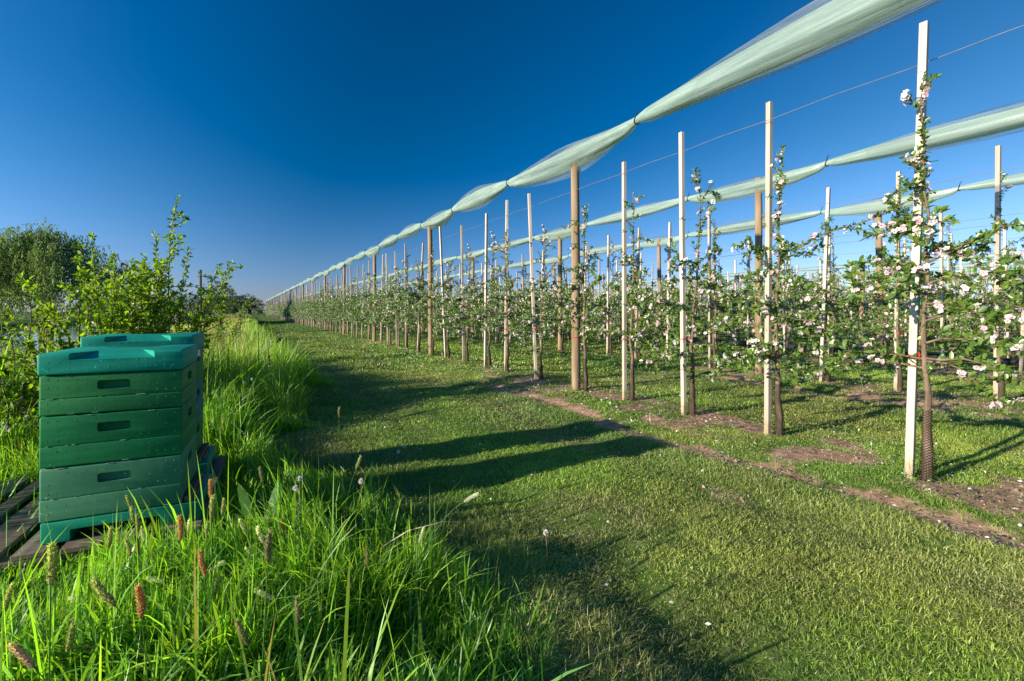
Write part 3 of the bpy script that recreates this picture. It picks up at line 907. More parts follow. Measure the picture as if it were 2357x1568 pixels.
# ------------------------------------------------------------------ apple trees
def skeleton(R, H, dense=(.72, 1.75), nb=15, extra=(), reach=.64):
    """list of polylines (points, radii, is_twig) of a slender spindle apple tree"""
    out = []
    k = 15
    z = np.linspace(0, H, k)
    wob = np.cumsum(R.normal(0, .014, (k, 2)), 0) * np.minimum(1, z / .5)[:, None]
    wob = wob + (np.interp(z, [0, .15, .3, .55, .85, H], [.03, .034, .012, .018, -.004, 0])[:, None]) * np.array([[R.uniform(.3, 1), -R.uniform(.2, .9)]])
    tr = np.stack([wob[:, 0], wob[:, 1], z], 1)
    tr[0, 2] = -.06
    rad = np.interp(z, [0, .1, .2, .45, .6, .9, 1.8, H], [.032, .04, .029, .022, .018, .015, .009, .003])
    out.append((tr, rad, 0))
    def on_trunk(zz): return np.array([np.interp(zz, z, tr[:, 0]), np.interp(zz, z, tr[:, 1]), zz])
    specs = []
    for zz in np.linspace(dense[0], dense[1], nb):
        az = (math.pi / 2 if R.random() < .5 else -math.pi / 2) + R.normal(0, .75)
        specs.append((zz + R.normal(0, .04), az, (reach - .24 * (zz - dense[0])) * R.uniform(.6, 1.2), R.uniform(.1, .7), R.uniform(.25, .75)))
    for zz in np.linspace(dense[1] - .25, H - .12, 11):
        specs.append((zz, R.uniform(0, 6.28), R.uniform(.12, .42) * (1.15 - .6 * (zz - 1.5)), R.uniform(.55, 1.15), .1))
    specs += list(extra)
    for zz, az, L, el, droop in specs:
        f = np.linspace(0, 1, 8)[:, None]
        d = np.array([[math.cos(az) * math.cos(el), math.sin(az) * math.cos(el), math.sin(el)]])
        pts = on_trunk(zz)[None] + d * L * f + np.array([[0, 0, -1.]]) * L * droop * f ** 2
        pts[1:] += np.cumsum(R.normal(0, .012 * L / .5, (7, 3)), 0)
        out.append((pts, np.linspace(.0085 if L > .35 else .005, .0022, 8), 1))
        for _ in range(int(L / .16)):
            i0 = R.uniform(.25, .95); base = np.array([np.interp(i0, f[:, 0], pts[:, q]) for q in range(3)])
            a2 = az + R.choice([-1, 1]) * R.uniform(.3, 1.2); e2 = R.uniform(-.4, 1.1); l2 = R.uniform(.08, .26)
            dd = np.array([[math.cos(a2) * math.cos(e2), math.sin(a2) * math.cos(e2), math.sin(e2)]])
            ff = np.linspace(0, 1, 5)[:, None]
            p2 = base[None] + dd * l2 * ff + np.array([[0, 0, -.25]]) * l2 * ff ** 2
            out.append((p2, np.linspace(.004, .0015, 5), 2))
    return out

def spurs(R, sk, step):
    pts = []; dirs = []
    for p, r, kind in sk:
        seg = np.linalg.norm(np.diff(p, axis=0), axis=1); L = seg.sum(); cum = np.concatenate([[0], np.cumsum(seg)])
        s0 = .8 if kind == 0 else (.12 * L if kind == 1 else .03)
        ss = np.arange(s0, L, step * (1.7 if kind == 0 else 1)) + 0.0
        ss = np.concatenate([ss, [L]])
        q = np.stack([np.interp(ss, cum, p[:, i]) for i in range(3)], 1)
        d = np.stack([np.interp(ss, cum, np.gradient(p[:, i])) for i in range(3)], 1)
        pts.append(q); dirs.append(unit(d))
    return np.concatenate(pts), np.concatenate(dirs)

LEAFC = np.array([.105, .22, .035])
def leafcol(R, n, base=LEAFC):
    c = base[None] * R.uniform(.6, 1.4, (n, 1))
    y = R.random((n, 1)) ** 2
    c = c * (1 - .5 * y) + np.array([.28, .34, .05])[None] * .5 * y
    return c

def foliage(g, R, sk, step, per, Ls, fine, mat=0):
    q, d = spurs(R, sk, step)
    n = len(q)
    idx = np.repeat(np.arange(n), per)
    idx = idx[R.random(len(idx)) < .9]
    ax = R.normal(size=(len(idx), 3)) + d[idx] * .5 + np.array([0, 0, .35])
    L = R.uniform(*Ls, len(idx)) * (1 - .25 * (q[idx, 2] > 1.9))
    pp = q[idx] + R.normal(0, .006, (len(idx), 3))
    leaves(g, pp, ax, L, L * R.uniform(.42, .6, len(idx)), leafcol(R, len(idx)), R, fine, mat)
    return q, d

def bloom(g, R, q, d, prob, per, r, mat=0, spread=.03):
    n = len(q)
    pr = prob * np.where(q[:, 2] > 1.85, .9, 1.0)
    k = np.where(R.random(n) < pr)[0]
    idx = np.repeat(k, per)
    n = len(idx)
    dirc = unit(R.normal(size=(len(k), 3)) + np.array([-.5, -.2, .3]))
    dd = np.repeat(dirc, per, 0)
    off = unit(R.normal(size=(n, 3)) + dd * 1.2)
    c = q[idx] + dd * .02 + off * spread * R.uniform(.6, 1.2, (n, 1))
    pink = R.random((len(k), 1)) ** 1.5
    pk = np.repeat(pink, per, 0) * R.uniform(.5, 1.2, (n, 1))
    col = np.array([.74, .68, .7])[None] * (1 - np.clip(pk, 0, 1)) + np.array([.7, .42, .5])[None] * np.clip(pk, 0, 1)
    flowers(g, c, off + dd * .5, r * R.uniform(.75, 1.15, n), col, R, mat)
    # buds and yellow centres
    leaves(g, c, off, .006 * np.ones(n), .006 * np.ones(n), np.tile([[.55, .45, .12]], (n, 1)), R, False, mat)

def wood(g, sk, lod=0, mat=0, R=None):
    for p, r, kind in sk:
        if kind == 0: tube(g, p, r, 10 if lod == 0 else 5, mat)
        elif kind == 1: tube(g, p if lod == 0 else p[::2], r if lod == 0 else r[::2] * 1.2, 5 if lod == 0 else 3, mat, cap=False)
        elif lod == 0: tube(g, p, r, 4, mat, cap=False)

def tree_meshes(seed, H=2.55, extra=(), fine=True, **kw):
    R = np.random.default_rng(seed)
    sk = skeleton(R, H, extra=extra, **kw)
    w = Geo(); wood(w, sk)
    l = Geo(); q, d = foliage(l, R, sk, .036, 5, (.034, .066), fine)
    b = Geo(); bloom(b, R, q, d, .19, 4, .0195, spread=.025)
    gd = Geo()
    zt = np.linspace(-.03, .5, 6); tr = sk[0][0]
    pts = np.stack([np.interp(zt, tr[:, 2], tr[:, 0]), np.interp(zt, tr[:, 2], tr[:, 1]), zt], 1)
    tube(gd, pts, np.array([.04, .049, .038, .032, .03, .028]), 12, cap=False)
    return (w.mesh("trunk", [M['bark']]), l.mesh("crown", [M['leaf']]), b.mesh("blossom", [M['petal']]), gd.mesh("trunk_guard", [M['guard']]))

def tree_low(seed, H=2.5):
    R = np.random.default_rng(seed)
    sk = skeleton(R, H, nb=23, reach=.74)
    g = Geo(); wood(g, sk, 1, 0)
    q, d = foliage(g, R, sk, .06, 3, (.065, .11), False, 1)
    k = R.random(len(q)) < .36
    n = k.sum()
    for rep in range(2):
        leaves(g, q[k] + R.normal(0, .03, (n, 3)), R.normal(size=(n, 3)), R.uniform(.04, .07, n), R.uniform(.035, .06, n), np.tile([[.72, .65, .67]], (n, 1)) * R.uniform(.85, 1.03, (n, 1)), R, False, 2)
    return g.mesh("apple_tree", [M['bark'], M['leaf'], M['petal']])

ORD = ["zeroth", "first", "second", "third", "fourth", "fifth", "sixth", "seventh", "eighth", "ninth", "tenth", "eleventh", "twelfth", "thirteenth", "fourteenth", "fifteenth", "sixteenth", "seventeenth", "eighteenth", "nineteenth", "twentieth", "twenty-first", "twenty-second"]
NROWS, YEND, BAY = 14, 124.0, 6.4
PITCH = BAY / 6
rr = np.random.default_rng(5)
def row_name(r): return "front row" if r == 0 else f"{ORD[r + 1]} row"
rowX = [ROW0 + ROWD * r for r in range(NROWS)]
rowY0 = [5.8, 5.5, 5.25] + [float(rr.uniform(3.2, 8.5)) for _ in range(NROWS - 3)]
first_post = []
for r in range(NROWS):
    m = -6
    while True:
        y = rowY0[r] + m * BAY
        x, _, t = proj(rowX[r], y, 2.0)
        if t > .3 and x < PXW - 5: break
        m += 1
    first_post.append(m)

NEARX = {(-4): (4.035, 1.55), (-3): (4.36, 2.79), (-2): (4.34, 3.77), (-1): (4.37, 4.77)}
slots = []                                     # (row, k, x, y) tree positions; k counted from the reference post
for r in range(NROWS):
    k = -12
    while True:
        y = rowY0[r] + k * PITCH + .0
        if y > YEND: break
        x = rowX[r] + rr.normal(0, .025); yy = y + rr.normal(0, .03)
        if r == 0 and k in NEARX: x, yy = NEARX[k]
        if r == 0 and k == -5: x, yy = 4.2, .52
        px, py, t = proj(x, yy, 1.3)
        if t > .6 and -40 < px < PXW + 40 + 620 / t:
            slots.append((r, k, x, yy, t))
        k += 1
def slot_phrase(r, k):
    m = math.floor(k / 6); j = k - 6 * m
    fp = first_post[r]
    if m < fp:
        return f"{ORD[6 * fp - k]} before the first wooden post of the {row_name(r)}"
    o = ORD[m - fp + 1]
    if j == 0: return f"at the {o} wooden post of the {row_name(r)}"
    return f"{ORD[j]} past the {o} wooden post of the {row_name(r)}"

slots.sort(key=lambda s: s[4] * (1 + .12 * s[0]))
TREES, FARTREES = slots[:292], slots[292:]
near_set = {}
EX = {-4: [(.78, 1.65, .95, .05, .28), (.85, -1.2, .85, .35, .75), (.95, -1.75, .8, .45, .7), (1.1, -1.4, 1.0, .45, .5), (1.22, -1.0, .95, .3, .5), (1.35, -1.8, .8, .5, .4), (1.5, -1.3, .8, .55, .35), (1.45, 2.0, .5, .5, .4)],
      -3: [(.75, -1.2, .75, .2, .5), (1.75, -1.1, .95, .25, -.15), (1.0, 1.8, .7, .3, .6)],
      -2: [(.8, -1.0, .6, .3, .6), (.85, 1.9, .5, .3, .9)],
      -5: [(.8, 1.3, .8, .2, .75), (1.0, 1.6, .85, .3, .65), (1.25, 1.4, .9, .35, .4), (1.45, 1.7, .8, .45, .3)]}
variants = [tree_meshes(100 + i, 2.4 + .1 * i, fine=(i < 3), nb=(15, 18, 21)[i % 3], reach=(.62, .68, .74)[i % 3]) for i in range(7)]
lows = [tree_low(200 + i, 2.35 + .07 * i) for i in range(6)]
TG = "blossoming apple trees in the orchard rows"
KIND_WORDS = ["leafy apple tree with white blossom", "slender apple tree with pale blossom", "low-branched apple tree in white blossom", "thin-topped apple tree in pink white blossom"]
for (r, k, x, y, t) in TREES:
    z = float(gz(x, y)) - .01
    tx, ty = x + .035, y - .055
    if k % 6 == 0: tx, ty = x + .03, y - .12
    rz = rr.choice([0, math.pi]) + rr.normal(0, .2)
    sc = rr.uniform(.9, 1.1)
    lab = f"blossoming apple tree {slot_phrase(r, k)}"
    if t < 15:
        root = empty("apple_tree", (tx, ty, z))
        if r == 0 and k in EX or (r == 0 and k in (-1, 0)) :
            me = tree_meshes(300 + k, 2.72 if k != -4 else 2.8, EX.get(k, ()), True, nb=13, reach=.6)
            lab = {-4: "nearest apple tree, its long blossoming branches reaching right of the closest stake", -5: "apple tree at the right edge whose blossoming branch tips enter the picture"}.get(k, lab)
        else:
            me = variants[rr.integers(len(variants))]
            root.rotation_euler = (0, 0, rz); root.scale = (sc, sc, rr.uniform(.92, 1.08))
        for nm, d_ in zip(("trunk", "crown", "blossom", "trunk_guard"), me):
            link(nm, d_, root)
    else:
        root = link("apple_tree", lows[rr.integers(len(lows))])
        root.location = (tx, ty, z); root.rotation_euler = (0, 0, rz); root.scale = (sc, sc, rr.uniform(.92, 1.08))
    tag(root, lab, "apple tree", TG)

def rest_trees():
    g = Geo()
    R = np.random.default_rng(9)
    pos = np.array([(s[2], s[3]) for s in FARTREES])
    n = len(pos); per = 110
    per = 150
    idx = np.repeat(np.arange(n), per)
    m = len(idx)
    zz = np.where(R.random(m) < .8, R.uniform(.65, 1.85, m), R.uniform(1.8, 2.45, m))
    wid = np.interp(zz, [.6, 1.0, 1.6, 2.0, 2.5], [.3, .42, .36, .14, .05])
    c = np.stack([pos[idx, 0] + R.normal(0, .6, m) * wid, pos[idx, 1] + R.normal(0, .85, m) * wid, zz], 1)
    L = R.uniform(.09, .17, m)
    leaves(g, c, R.normal(size=(m, 3)), L, L * .6, leafcol(R, m), R, False, 1)
    k = R.random(m) < .55
    c2 = c[k] + R.normal(0, .06, (k.sum(), 3))
    L = R.uniform(.06, .11, k.sum())
    leaves(g, c2, R.normal(size=c2.shape), L, L * .8, np.tile([[.72, .65, .67]], (len(c2), 1)) * R.uniform(.85, 1.02, (len(c2), 1)), R, False, 2)
    for x, y in pos:
        tube(g, [(x, y, -.05), (x, y, 1.2), (x, y, 2.4)], [.03, .018, .004], 4, 0, cap=False)
    o = g.build("distant_apple_trees", [M['bark'], M['leaf'], M['petal']])
    tag(o, "far rows of blossoming apple trees merging into one hedge", "apple trees", kind='stuff')
if FARTREES: rest_trees()

# ------------------------------------------------------------------ stakes, posts, nets, wires
def stake_mesh(H, lean=(0, 0)):
    me = bm_mesh([bev_box(-.023, .023, -.023, .023, -.15, H, .003, 1)])
    me.materials.append(M['stake'])
    return me
def tie_mesh(z, red, R):
    g = Geo()
    th = np.linspace(0, 2 * math.pi, 13)
    sx = np.clip(np.cos(th) * 1.5, -1, 1) * .026 ; sy = np.clip(np.sin(th) * 1.5, -1, 1) * .026
    pts = np.stack([sx, sy, z + .008 * np.sin(th + R.uniform(0, 6))], 1)
    tube(g, pts, .0035, 5, cap=False)
    tube(g, [(.02, -.022, z), (.045, -.05, z - .006), (.06, -.085, z - .002)], .0032, 5)
    tube(g, [(-.026, -.026, z), (-.04, -.04, z + .02), (-.036 - R.uniform(0, .05), -.05, z - R.uniform(.0, .06))], .003, 5)
    return g.mesh("plastic_tie", [M['redtie'] if red else M['greentie']])
R = np.random.default_rng(31)
stake_meshes = [stake_mesh(3.1 + .03 * i) for i in range(6)]
tie_sets = [[tie_mesh(z + R.normal(0, .05), red, R) for z, red in ((.82, True), (1.22, False), (1.72, False), (2.25, False))] for _ in range(4)]
ST = [s for s in slots if s[1] % 6 != 0]
STAKES, FARSTAKES = ST[:280], ST[280:]
SG = "pale wooden tree stakes in the orchard rows"
NEARTOP = {-4: 3.22, -3: 3.2, -2: 3.22, -1: 3.17}
for (r, k, x, y, t) in STAKES:
    z = float(gz(x, y))
    me = stake_meshes[rr.integers(6)]
    if r == 0 and k in NEARTOP: me = stake_mesh(NEARTOP[k] - z)
    o = link("wooden_stake", me)
    o.location = (x, y, z)
    ln = .018 if not (r == 0 and k in NEARTOP) else .004
    o.rotation_euler = (rr.normal(0, ln), rr.normal(0, ln), rr.normal(-.04, .1))
    if r == 0 and k == -4: o.rotation_euler = (.017, .034, .1)
    lab = f"pale wooden stake {slot_phrase(r, k)}"
    if r == 0 and k == -4: lab = "tallest and nearest pale stake with a low red tie, at the right"
    tag(o, lab, "stake", SG)
    if t < 14:
        ts = tie_sets[rr.integers(4)]
        for me_ in ts: link("plastic_tie", me_, o)
g = Geo()
for (r, k, x, y, t) in FARSTAKES:
    z = float(gz(x, y)); h = 3.15 + .1 * rr.random()
    box(g, x - .023, x + .023, y - .023, y + .023, z - .1, z + h)
if FARSTAKES: tag(g.build("distant_stakes", M['stake']), "far pale stakes standing close together in the back rows", "stakes", kind='stuff')

def post_mesh(H, seed):
    R = np.random.default_rng(seed)
    g = Geo()
    z = np.concatenate([np.linspace(-.2, H - .02, 14), [H - .006, H]])
    r = np.concatenate([.068 + R.normal(0, .0015, 14) - .006 * np.linspace(0, 1, 14), [.058, .05]])
    xy = np.cumsum(R.normal(0, .002, (16, 2)), 0)
    tube(g, np.column_stack([xy, z]), r, 16)
    return g.mesh("wooden_post", [M['post']])
post_meshes = [post_mesh(3.62, i) for i in range(4)]
short_posts = [post_mesh(2.75, 10 + i) for i in range(2)]        # back rows without nets
def post_tie(z, red, seed):
    R = np.random.default_rng(seed); g = Geo()
    th = np.linspace(0, 2 * math.pi, 17)
    tube(g, np.column_stack([.071 * np.cos(th), .071 * np.sin(th), z + .012 * np.sin(th + 1)]), .004, 5, cap=False)
    return g.mesh("plastic_tie", [M['redtie'] if red else M['greentie']])
post_ties = [post_tie(z, red, i) for i, (z, red) in enumerate(((.8, True), (1.62, False), (2.2, False), (2.55, False)))]
posts = []
for r in range(NROWS):
    m = first_post[r]
    while rowY0[r] + m * BAY < YEND + 2:
        y = rowY0[r] + m * BAY
        px, py, t = proj(rowX[r], y, 2)
        if px > -40: posts.append((r, m, rowX[r], y, t))
        m += 1
posts.sort(key=lambda s: s[4])
PG = "round wooden trellis posts carrying the nets"
for (r, m, x, y, t) in posts[:290]:
    o = link("wooden_post", short_posts[rr.integers(2)] if 2 < r < 6 else post_meshes[rr.integers(4)])
    o.location = (x, y, float(gz(x, y))); o.rotation_euler = (rr.normal(0, .008), rr.normal(0, .008), rr.uniform(0, 6.28))
    tag(o, f"round brown wooden post, {ORD[m - first_post[r] + 1]} along the {row_name(r)} from the camera", "post", PG)
    if t < 16:
        for me_ in post_ties: link("plastic_tie", me_, o)

TIEZ = 3.63
def net_row(r):
    R = np.random.default_rng(400 + r)
    X = rowX[r]
    ystart = -1.0 if r == 0 else max(-.6, .16 * X - 2)
    if r == 0:
        ties = [-.9, 4.52, 7.91, 10.65, 12.95, 15.3, 17.75, 20.1, 22.5]
        y = 22.5
    else:
        ties = [ystart]; y = ystart; off = rowY0[r]
        # one tie either side of every post, one between
        m = math.floor((ystart - off) / BAY)
        while off + m * BAY < 27:
            for d in (1.5, 5.2):
                yy = off + m * BAY + d + R.normal(0, .12)
                if yy > ystart + .8: ties.append(yy)
            m += 1
        y = ties[-1]
    while y < YEND - .5:
        y += R.uniform(2.0, 2.7); ties.append(min(y, YEND + .8))
    postY = np.array([rowY0[r] + m * BAY for m in range(-3, 25)])
    det = 26 if r == 0 else (20 if r < 3 else 12)
    nseg_near = 26 if r < 3 else 12
    th = np.arange(det) / det * 2 * math.pi
    inner = Geo(); outer = Geo()
    def ring_set(g, rad_scale, vert_scale, jag, seed_):
        R2 = np.random.default_rng(seed_ % 100)
        rings = []
        for a, b in zip(ties[:-1], ties[1:]):
            L = b - a
            ns = nseg_near if a < 30 else 6
            has = ((postY > a) & (postY < b)).any()
            py = postY[(postY > a) & (postY < b)][0] if has else (a + b) / 2
            full = (R2.uniform(.058, .078) if r == 0 else R2.uniform(.05, .068) if r < 3 else .04) * (1.2 if has else 1.0) * (1.05 if L > 4 else 1)
            ph = R2.uniform(0, 6.28, 4); dx = R2.normal(0, .03)
            for s in range(ns + (1 if b == ties[-1] else 0)):
                f = s / ns; y = a + L * f
                bulge = np.sin(np.pi * f) ** (.5 if L < 4 else .4)
                rr_ = .038 + (full * bulge) * rad_scale
                if rad_scale > 1: rr_ = .031 + full * (np.sin(np.pi * f) ** .9) * rad_scale
                sag = (.015 if L > 4.5 else -.03) * bulge - .07 * bulge * has * (L < 4.5)
                tw = ph[0] + f * 2.2
                pr = 1 + jag * (.13 * np.sin(3 * th + tw) + .09 * np.sin(7 * th + ph[1] + f * 3) + .06 * np.sin(12 * th + ph[2] - f * 4)) * bulge + .05 * jag * np.sin(5 * th + 9 * f + ph[3]) * bulge
                xx = X + dx * bulge + rr_ * pr * np.cos(th)
                zz = TIEZ + sag + rr_ * vert_scale * pr * np.sin(th)
                rings.append(np.stack([xx, np.full(det, y), zz], 1))
        k = len(rings)
        i = np.arange(k - 1)[:, None] * det; j = np.arange(det)[None]; j2 = (j + 1) % det
        g.add(np.concatenate(rings), np.stack([i + j, i + j2, i + det + j2, i + det + j], -1).reshape(-1, 4), 0, None, True)
    ring_set(inner, 1.0, 1.15, 1.0, 500 + r)
    root = empty("hail_net", (0, 0, 0))
    tag(root, f"long pale green hail net rolled up along the posts of the {row_name(r)}", "hail net", "rolled hail nets over the apple rows")
    inner.build("net_roll", M['net'], root)
    if r < 4:
        ring_set(outer, 1.5, 1.3, 1.3, 600 + r)
        outer.build("net_veil", M['netveil'], root)
    if r < 3:
        for a in ties[1:]:
            if a > 40: break
            g = Geo()
            tt = np.linspace(0, 2 * math.pi, 13)
            tube(g, np.column_stack([X + .042 * np.cos(tt), a + .012 * np.sin(tt * 2), TIEZ + .05 * np.sin(tt)]), .009, 6, cap=False)
            tube(g, [(X, a, TIEZ + .05), (X - .02, a - .02, TIEZ + .1), (X - .03, a - .05, TIEZ + .12)], .006, 5)
            g.build("net_tie", M['black'], root)
for r in range(NROWS):
    if r < 3 or r > 5: net_row(r)

def wire_row(r, z, rad, name, label):
    g = Geo(); X = rowX[r]
    ys = np.arange(max(-1, .16 * X - 2), YEND, PITCH / 2)
    zz = z + gz(np.full_like(ys, X), ys) * 0 - .012 * (np.arange(len(ys)) % 2)
    tube(g, np.column_stack([np.full_like(ys, X - .026), ys, zz]), rad, 5)
    tag(g.build(name, M['wire']), label, "wire", "steel wires along the orchard rows")
for r in range(7):
    wire_row(r, 2.98 if r else 3.02, .0028 + .0006 * r, "trellis_wire", f"thin upper steel wire strung along the stakes of the {row_name(r)}")
for r in range(1, 4):
    wire_row(r, 2.3, .0028 + .0006 * r, "trellis_wire", f"thin lower steel wire strung along the stakes of the {row_name(r)}")

# black irrigation pipe on the ground
g = Geo()
ys_ = np.linspace(1.5, 12, 24)
tube(g, np.column_stack([13.9 + .08 * np.sin(ys_ * .7) + .06 * (ys_ - 6), ys_, gz(np.full(24, 13.9), ys_) + .16]), .075, 10)
for y in np.arange(3, 12, 2.6):
    tube(g, [(13.9 + .06 * (y - 6), y - .06, .162), (13.9 + .06 * (y - 6), y + .06, .162)], .088, 10)
tag(g.build("irrigation_pipe", M['pipe']), "thick black plastic pipe lying on the grass between the back rows", "pipe")

# ------------------------------------------------------------------ shrubs on the bank
def shrub(name, x, y, seed, H, spread, ns, label, Ls=(.036, .066), flowers_p=.03, step=.045, per=4, extra=(), base_r=.3, fine=True, group="wild apple shrubs on the river bank", toler=.35):
    R = np.random.default_rng(seed)
    sk = []
    for i in range(ns):
        a = R.uniform(0, 6.28); rb = base_r * math.sqrt(R.random())
        out = spread * R.uniform(.15, 1.0)
        h = H * R.uniform(.35, 1.0) * (1 - .3 * (out / spread) ** 2)
        if i == 0: h, out = H, spread * .2
        f = np.linspace(0, 1, 10)[:, None]
        d = np.array([[math.cos(a), math.sin(a), 0]])
        pts = np.array([[math.cos(a) * rb, math.sin(a) * rb, -.05]]) + d * out * f ** 1.3 + np.array([[0, 0, h]]) * f
        pts[1:] += np.cumsum(R.normal(0, .016, (9, 3)), 0)
        sk.append((pts, np.linspace(.013, .002, 10), 1))
        for _ in range(int(h * 6)):
            i0 = R.uniform(.12, .95); base = np.array([np.interp(i0, f[:, 0], pts[:, q]) for q in range(3)])
            a2 = R.uniform(0, 6.28); e2 = R.uniform(-.1, 1.2); l2 = R.uniform(.12, .45) * (1.1 - .6 * i0)
            dd = np.array([[math.cos(a2) * math.cos(e2), math.sin(a2) * math.cos(e2), math.sin(e2)]])
            ff = np.linspace(0, 1, 5)[:, None]
            sk.append((base[None] + dd * l2 * ff, np.linspace(.005, .0015, 5), 2))
    for p in extra:
        p = np.array(p, float); sk.append((p, np.linspace(.011, .002, len(p)), 3))
    z0 = float(gz(x, y))
    root = empty(name, (x, y, z0))
    tag(root, label, "shrub", group)
    w = Geo()
    for p, r_, kd in sk: tube(w, p, r_, 5 if kd == 1 or kd == 3 else 4, cap=False)
    w.build("stems", M['twig'], root)
    l = Geo()
    q, d = spurs(R, [s for s in sk if s[2] != 3], step)
    idx = np.repeat(np.arange(len(q)), per)
    ax = R.normal(size=(len(idx), 3)) + d[idx] * .6 + np.array([0, 0, .25])
    L = R.uniform(*Ls, len(idx))
    c = np.array([.13, .26, .02])[None] * R.uniform(.6, 1.4, (len(idx), 1))
    yy = R.random((len(idx), 1)) ** 1.5
    c = c * (1 - .6 * yy) + np.array([.34, .42, .03])[None] * .6 * yy
    leaves(l, q[idx] + R.normal(0, .008, (len(idx), 3)), ax, L, L * R.uniform(.4, .6, len(idx)), c, R, fine)
    l.build("crown", M['bushleaf'], root)
    if flowers_p:
        b = Geo(); bloom(b, R, q, d, flowers_p, 3, .018)
        b.build("blossom", M['petal'], root)
    return root
def gp(x, t): 
    p = P((x - PXC) / PXF * t, t); return p.x, p.y
bx, by = gp(325, 5.3)
e0 = at(455, 768, 5.2); e1 = at(500, 748, 5.1); e2 = at(556, 720, 5.0)
loc = lambda v: (v.x - bx, v.y - by, v.z)
shrub("wild_apple_shrub", bx, by, 41, 2.5, .56, 40, "tall bushy wild apple shrub rising behind the beehives, a bare twig pointing right", extra=[(loc(at(330, 800, 5.3)), loc(e0), loc(e1), loc(e2))])
bx2, by2 = gp(190, 4.9)
shrub("wild_apple_shrub", bx2, by2, 42, 1.9, 1.0, 32, "lower yellow green shrub left of the tall one, in front of the willow")
bx3, by3 = gp(25, 3.9)
shrub("wild_apple_shrub", bx3, by3, 43, 1.75, .7, 14, "sparse open shrub with bare forked twigs at the left edge", (.034, .058), .03, .07, 3)
bx6, by6 = gp(90, 4.4)
shrub("wild_apple_shrub", bx6, by6, 48, 1.25, .85, 22, "low dense yellow green shrub beside the left end of the front beehive", (.034, .058), .03, .05, 4)
bx4, by4 = gp(488, 10.5)
shrub("wild_apple_shrub", bx4, by4, 44, 2.0, .6, 22, "thin upright shrub further along the bank, right of the tall one", (.045, .075), .04, .07, 3, fine=False)
g = Geo()
px_, py_ = gp(461, 9.5)
z0 = float(gz(px_, py_))
tube(g, [(px_, py_, z0 - .1), (px_ + .01, py_, 1.0), (px_ + .005, py_, 2.03)], [.024, .022, .02], 8)
tag(g.build("wooden_pole", M['darkbark']), "thin dark wooden pole standing behind the tall shrub", "pole")

# ------------------------------------------------------------------ far trees
def crown_tree(name, x, y, z0, H, rx, seed, leaf, nclump, per, base, label, cat, group, trunk=.25, lo=.25, white=0.0):
    R = np.random.default_rng(seed)
    root = empty(name, (x, y, z0)); tag(root, label, cat, group)
    w = Geo(); l = Geo()
    tube(w, [(0, 0, -.3), (.02 * H, .01 * H, .3 * H), (-.01 * H, 0, .75 * H)], [trunk, trunk * .75, trunk * .2], 8)
    cc = []
    for i in range(nclump):
        a = R.uniform(0, 6.28); u = R.random() ** .5; zz = R.uniform(lo, .95)
        prof = math.sin(math.pi * min(1, max(0.05, (zz - lo * .6) / (1.05 - lo * .6)))) ** .7
        c = np.array([math.cos(a) * u * rx * prof, math.sin(a) * u * rx * prof, zz * H]) + R.normal(0, .05 * H, 3)
        cc.append(c)
        if i % 5 == 0:
            tube(w, [(0, 0, .25 * H), tuple(c * .55 + np.array([0, 0, .15 * H])), tuple(c)], [trunk * .4, trunk * .22, trunk * .06], 4, cap=False)
    cc = np.array(cc)
    idx = np.repeat(np.arange(nclump), per)
    n = len(idx)
    rad = (.16 * rx * R.uniform(.6, 1.5, nclump))[idx][:, None]
    p = cc[idx] + unit(R.normal(size=(n, 3))) * rad * R.random((n, 1)) ** .4 * np.array([1.2, 1.2, .8])
    col = np.array(base)[None] * R.uniform(.55, 1.5, (n, 1)) * R.uniform(.75, 1.3, nclump)[idx][:, None]
    if white: 
        k = (R.random(n) < white)[:, None]; col = np.where(k, np.array([[.6, .6, .5]]), col)
    L = leaf * R.uniform(.6, 1.4, n)
    leaves(l, p, R.normal(size=(n, 3)), L, L * .6, col, R, False)
    w.build("trunk", M['darkbark'], root); l.build("crown", M['farleaf'], root)
    return root

def willow(x, y, z0, H, rx, seed):
    R = np.random.default_rng(seed)
    root = empty("willow_tree", (x, y, z0)); tag(root, "big dark weeping willow across the water at the left", "willow tree")
    w = Geo(); l = Geo()
    tube(w, [(0, 0, -.5), (.1, .1, H * .25), (.3, -.1, H * .5)], [.55, .45, .3], 10)
    P_ = []; A_ = []
    for i in range(95):
        a = R.uniform(0, 6.28); u = R.random() ** .6
        tip = np.array([math.cos(a) * u * rx, math.sin(a) * u * rx, H * (.55 + .43 * (1 - u ** 2) * R.uniform(.55, 1.08))])
        mid = tip * np.array([.45, .45, .8])
        if i % 2 == 0: tube(w, [(.2, 0, H * .35), tuple(mid), tuple(tip)], [.14, .08, .03], 5, cap=False)
        for j in range(12):
            s0 = tip + R.normal(0, .55, 3) * np.array([1, 1, .7])
            Ls = R.uniform(.25, 1.0) * (s0[2] - .3) * .92
            m = int(14 + Ls * 7)
            f = np.linspace(0, 1, m)[:, None]
            outv = np.array([math.cos(a), math.sin(a), 0]) * R.uniform(.1, .7)
            sway = R.normal(0, .2, 3) * np.array([1, 1, 0])
            pts = s0 + outv * np.sin(f * 1.5) + sway * f + np.array([0, 0, -1.]) * Ls * f ** 1.25 + np.array([0, 0, .25]) * np.sin(f * 3.1)
            pts = pts + R.normal(0, .05, (m, 3))
            P_.append(pts); A_.append(R.normal(size=(m, 3)) * .5 + np.array([0, 0, -1.]))
    p = np.concatenate(P_); ax = np.concatenate(A_); n = len(p)
    col = np.array([.19, .28, .08])[None] * R.uniform(.6, 1.5, (n, 1))
    L = R.uniform(.16, .34, n)
    leaves(l, p, ax, L, L * .3, col, R, False)
    w.build("trunk", M['darkbark'], root); l.build("crown", M['farleaf'], root)
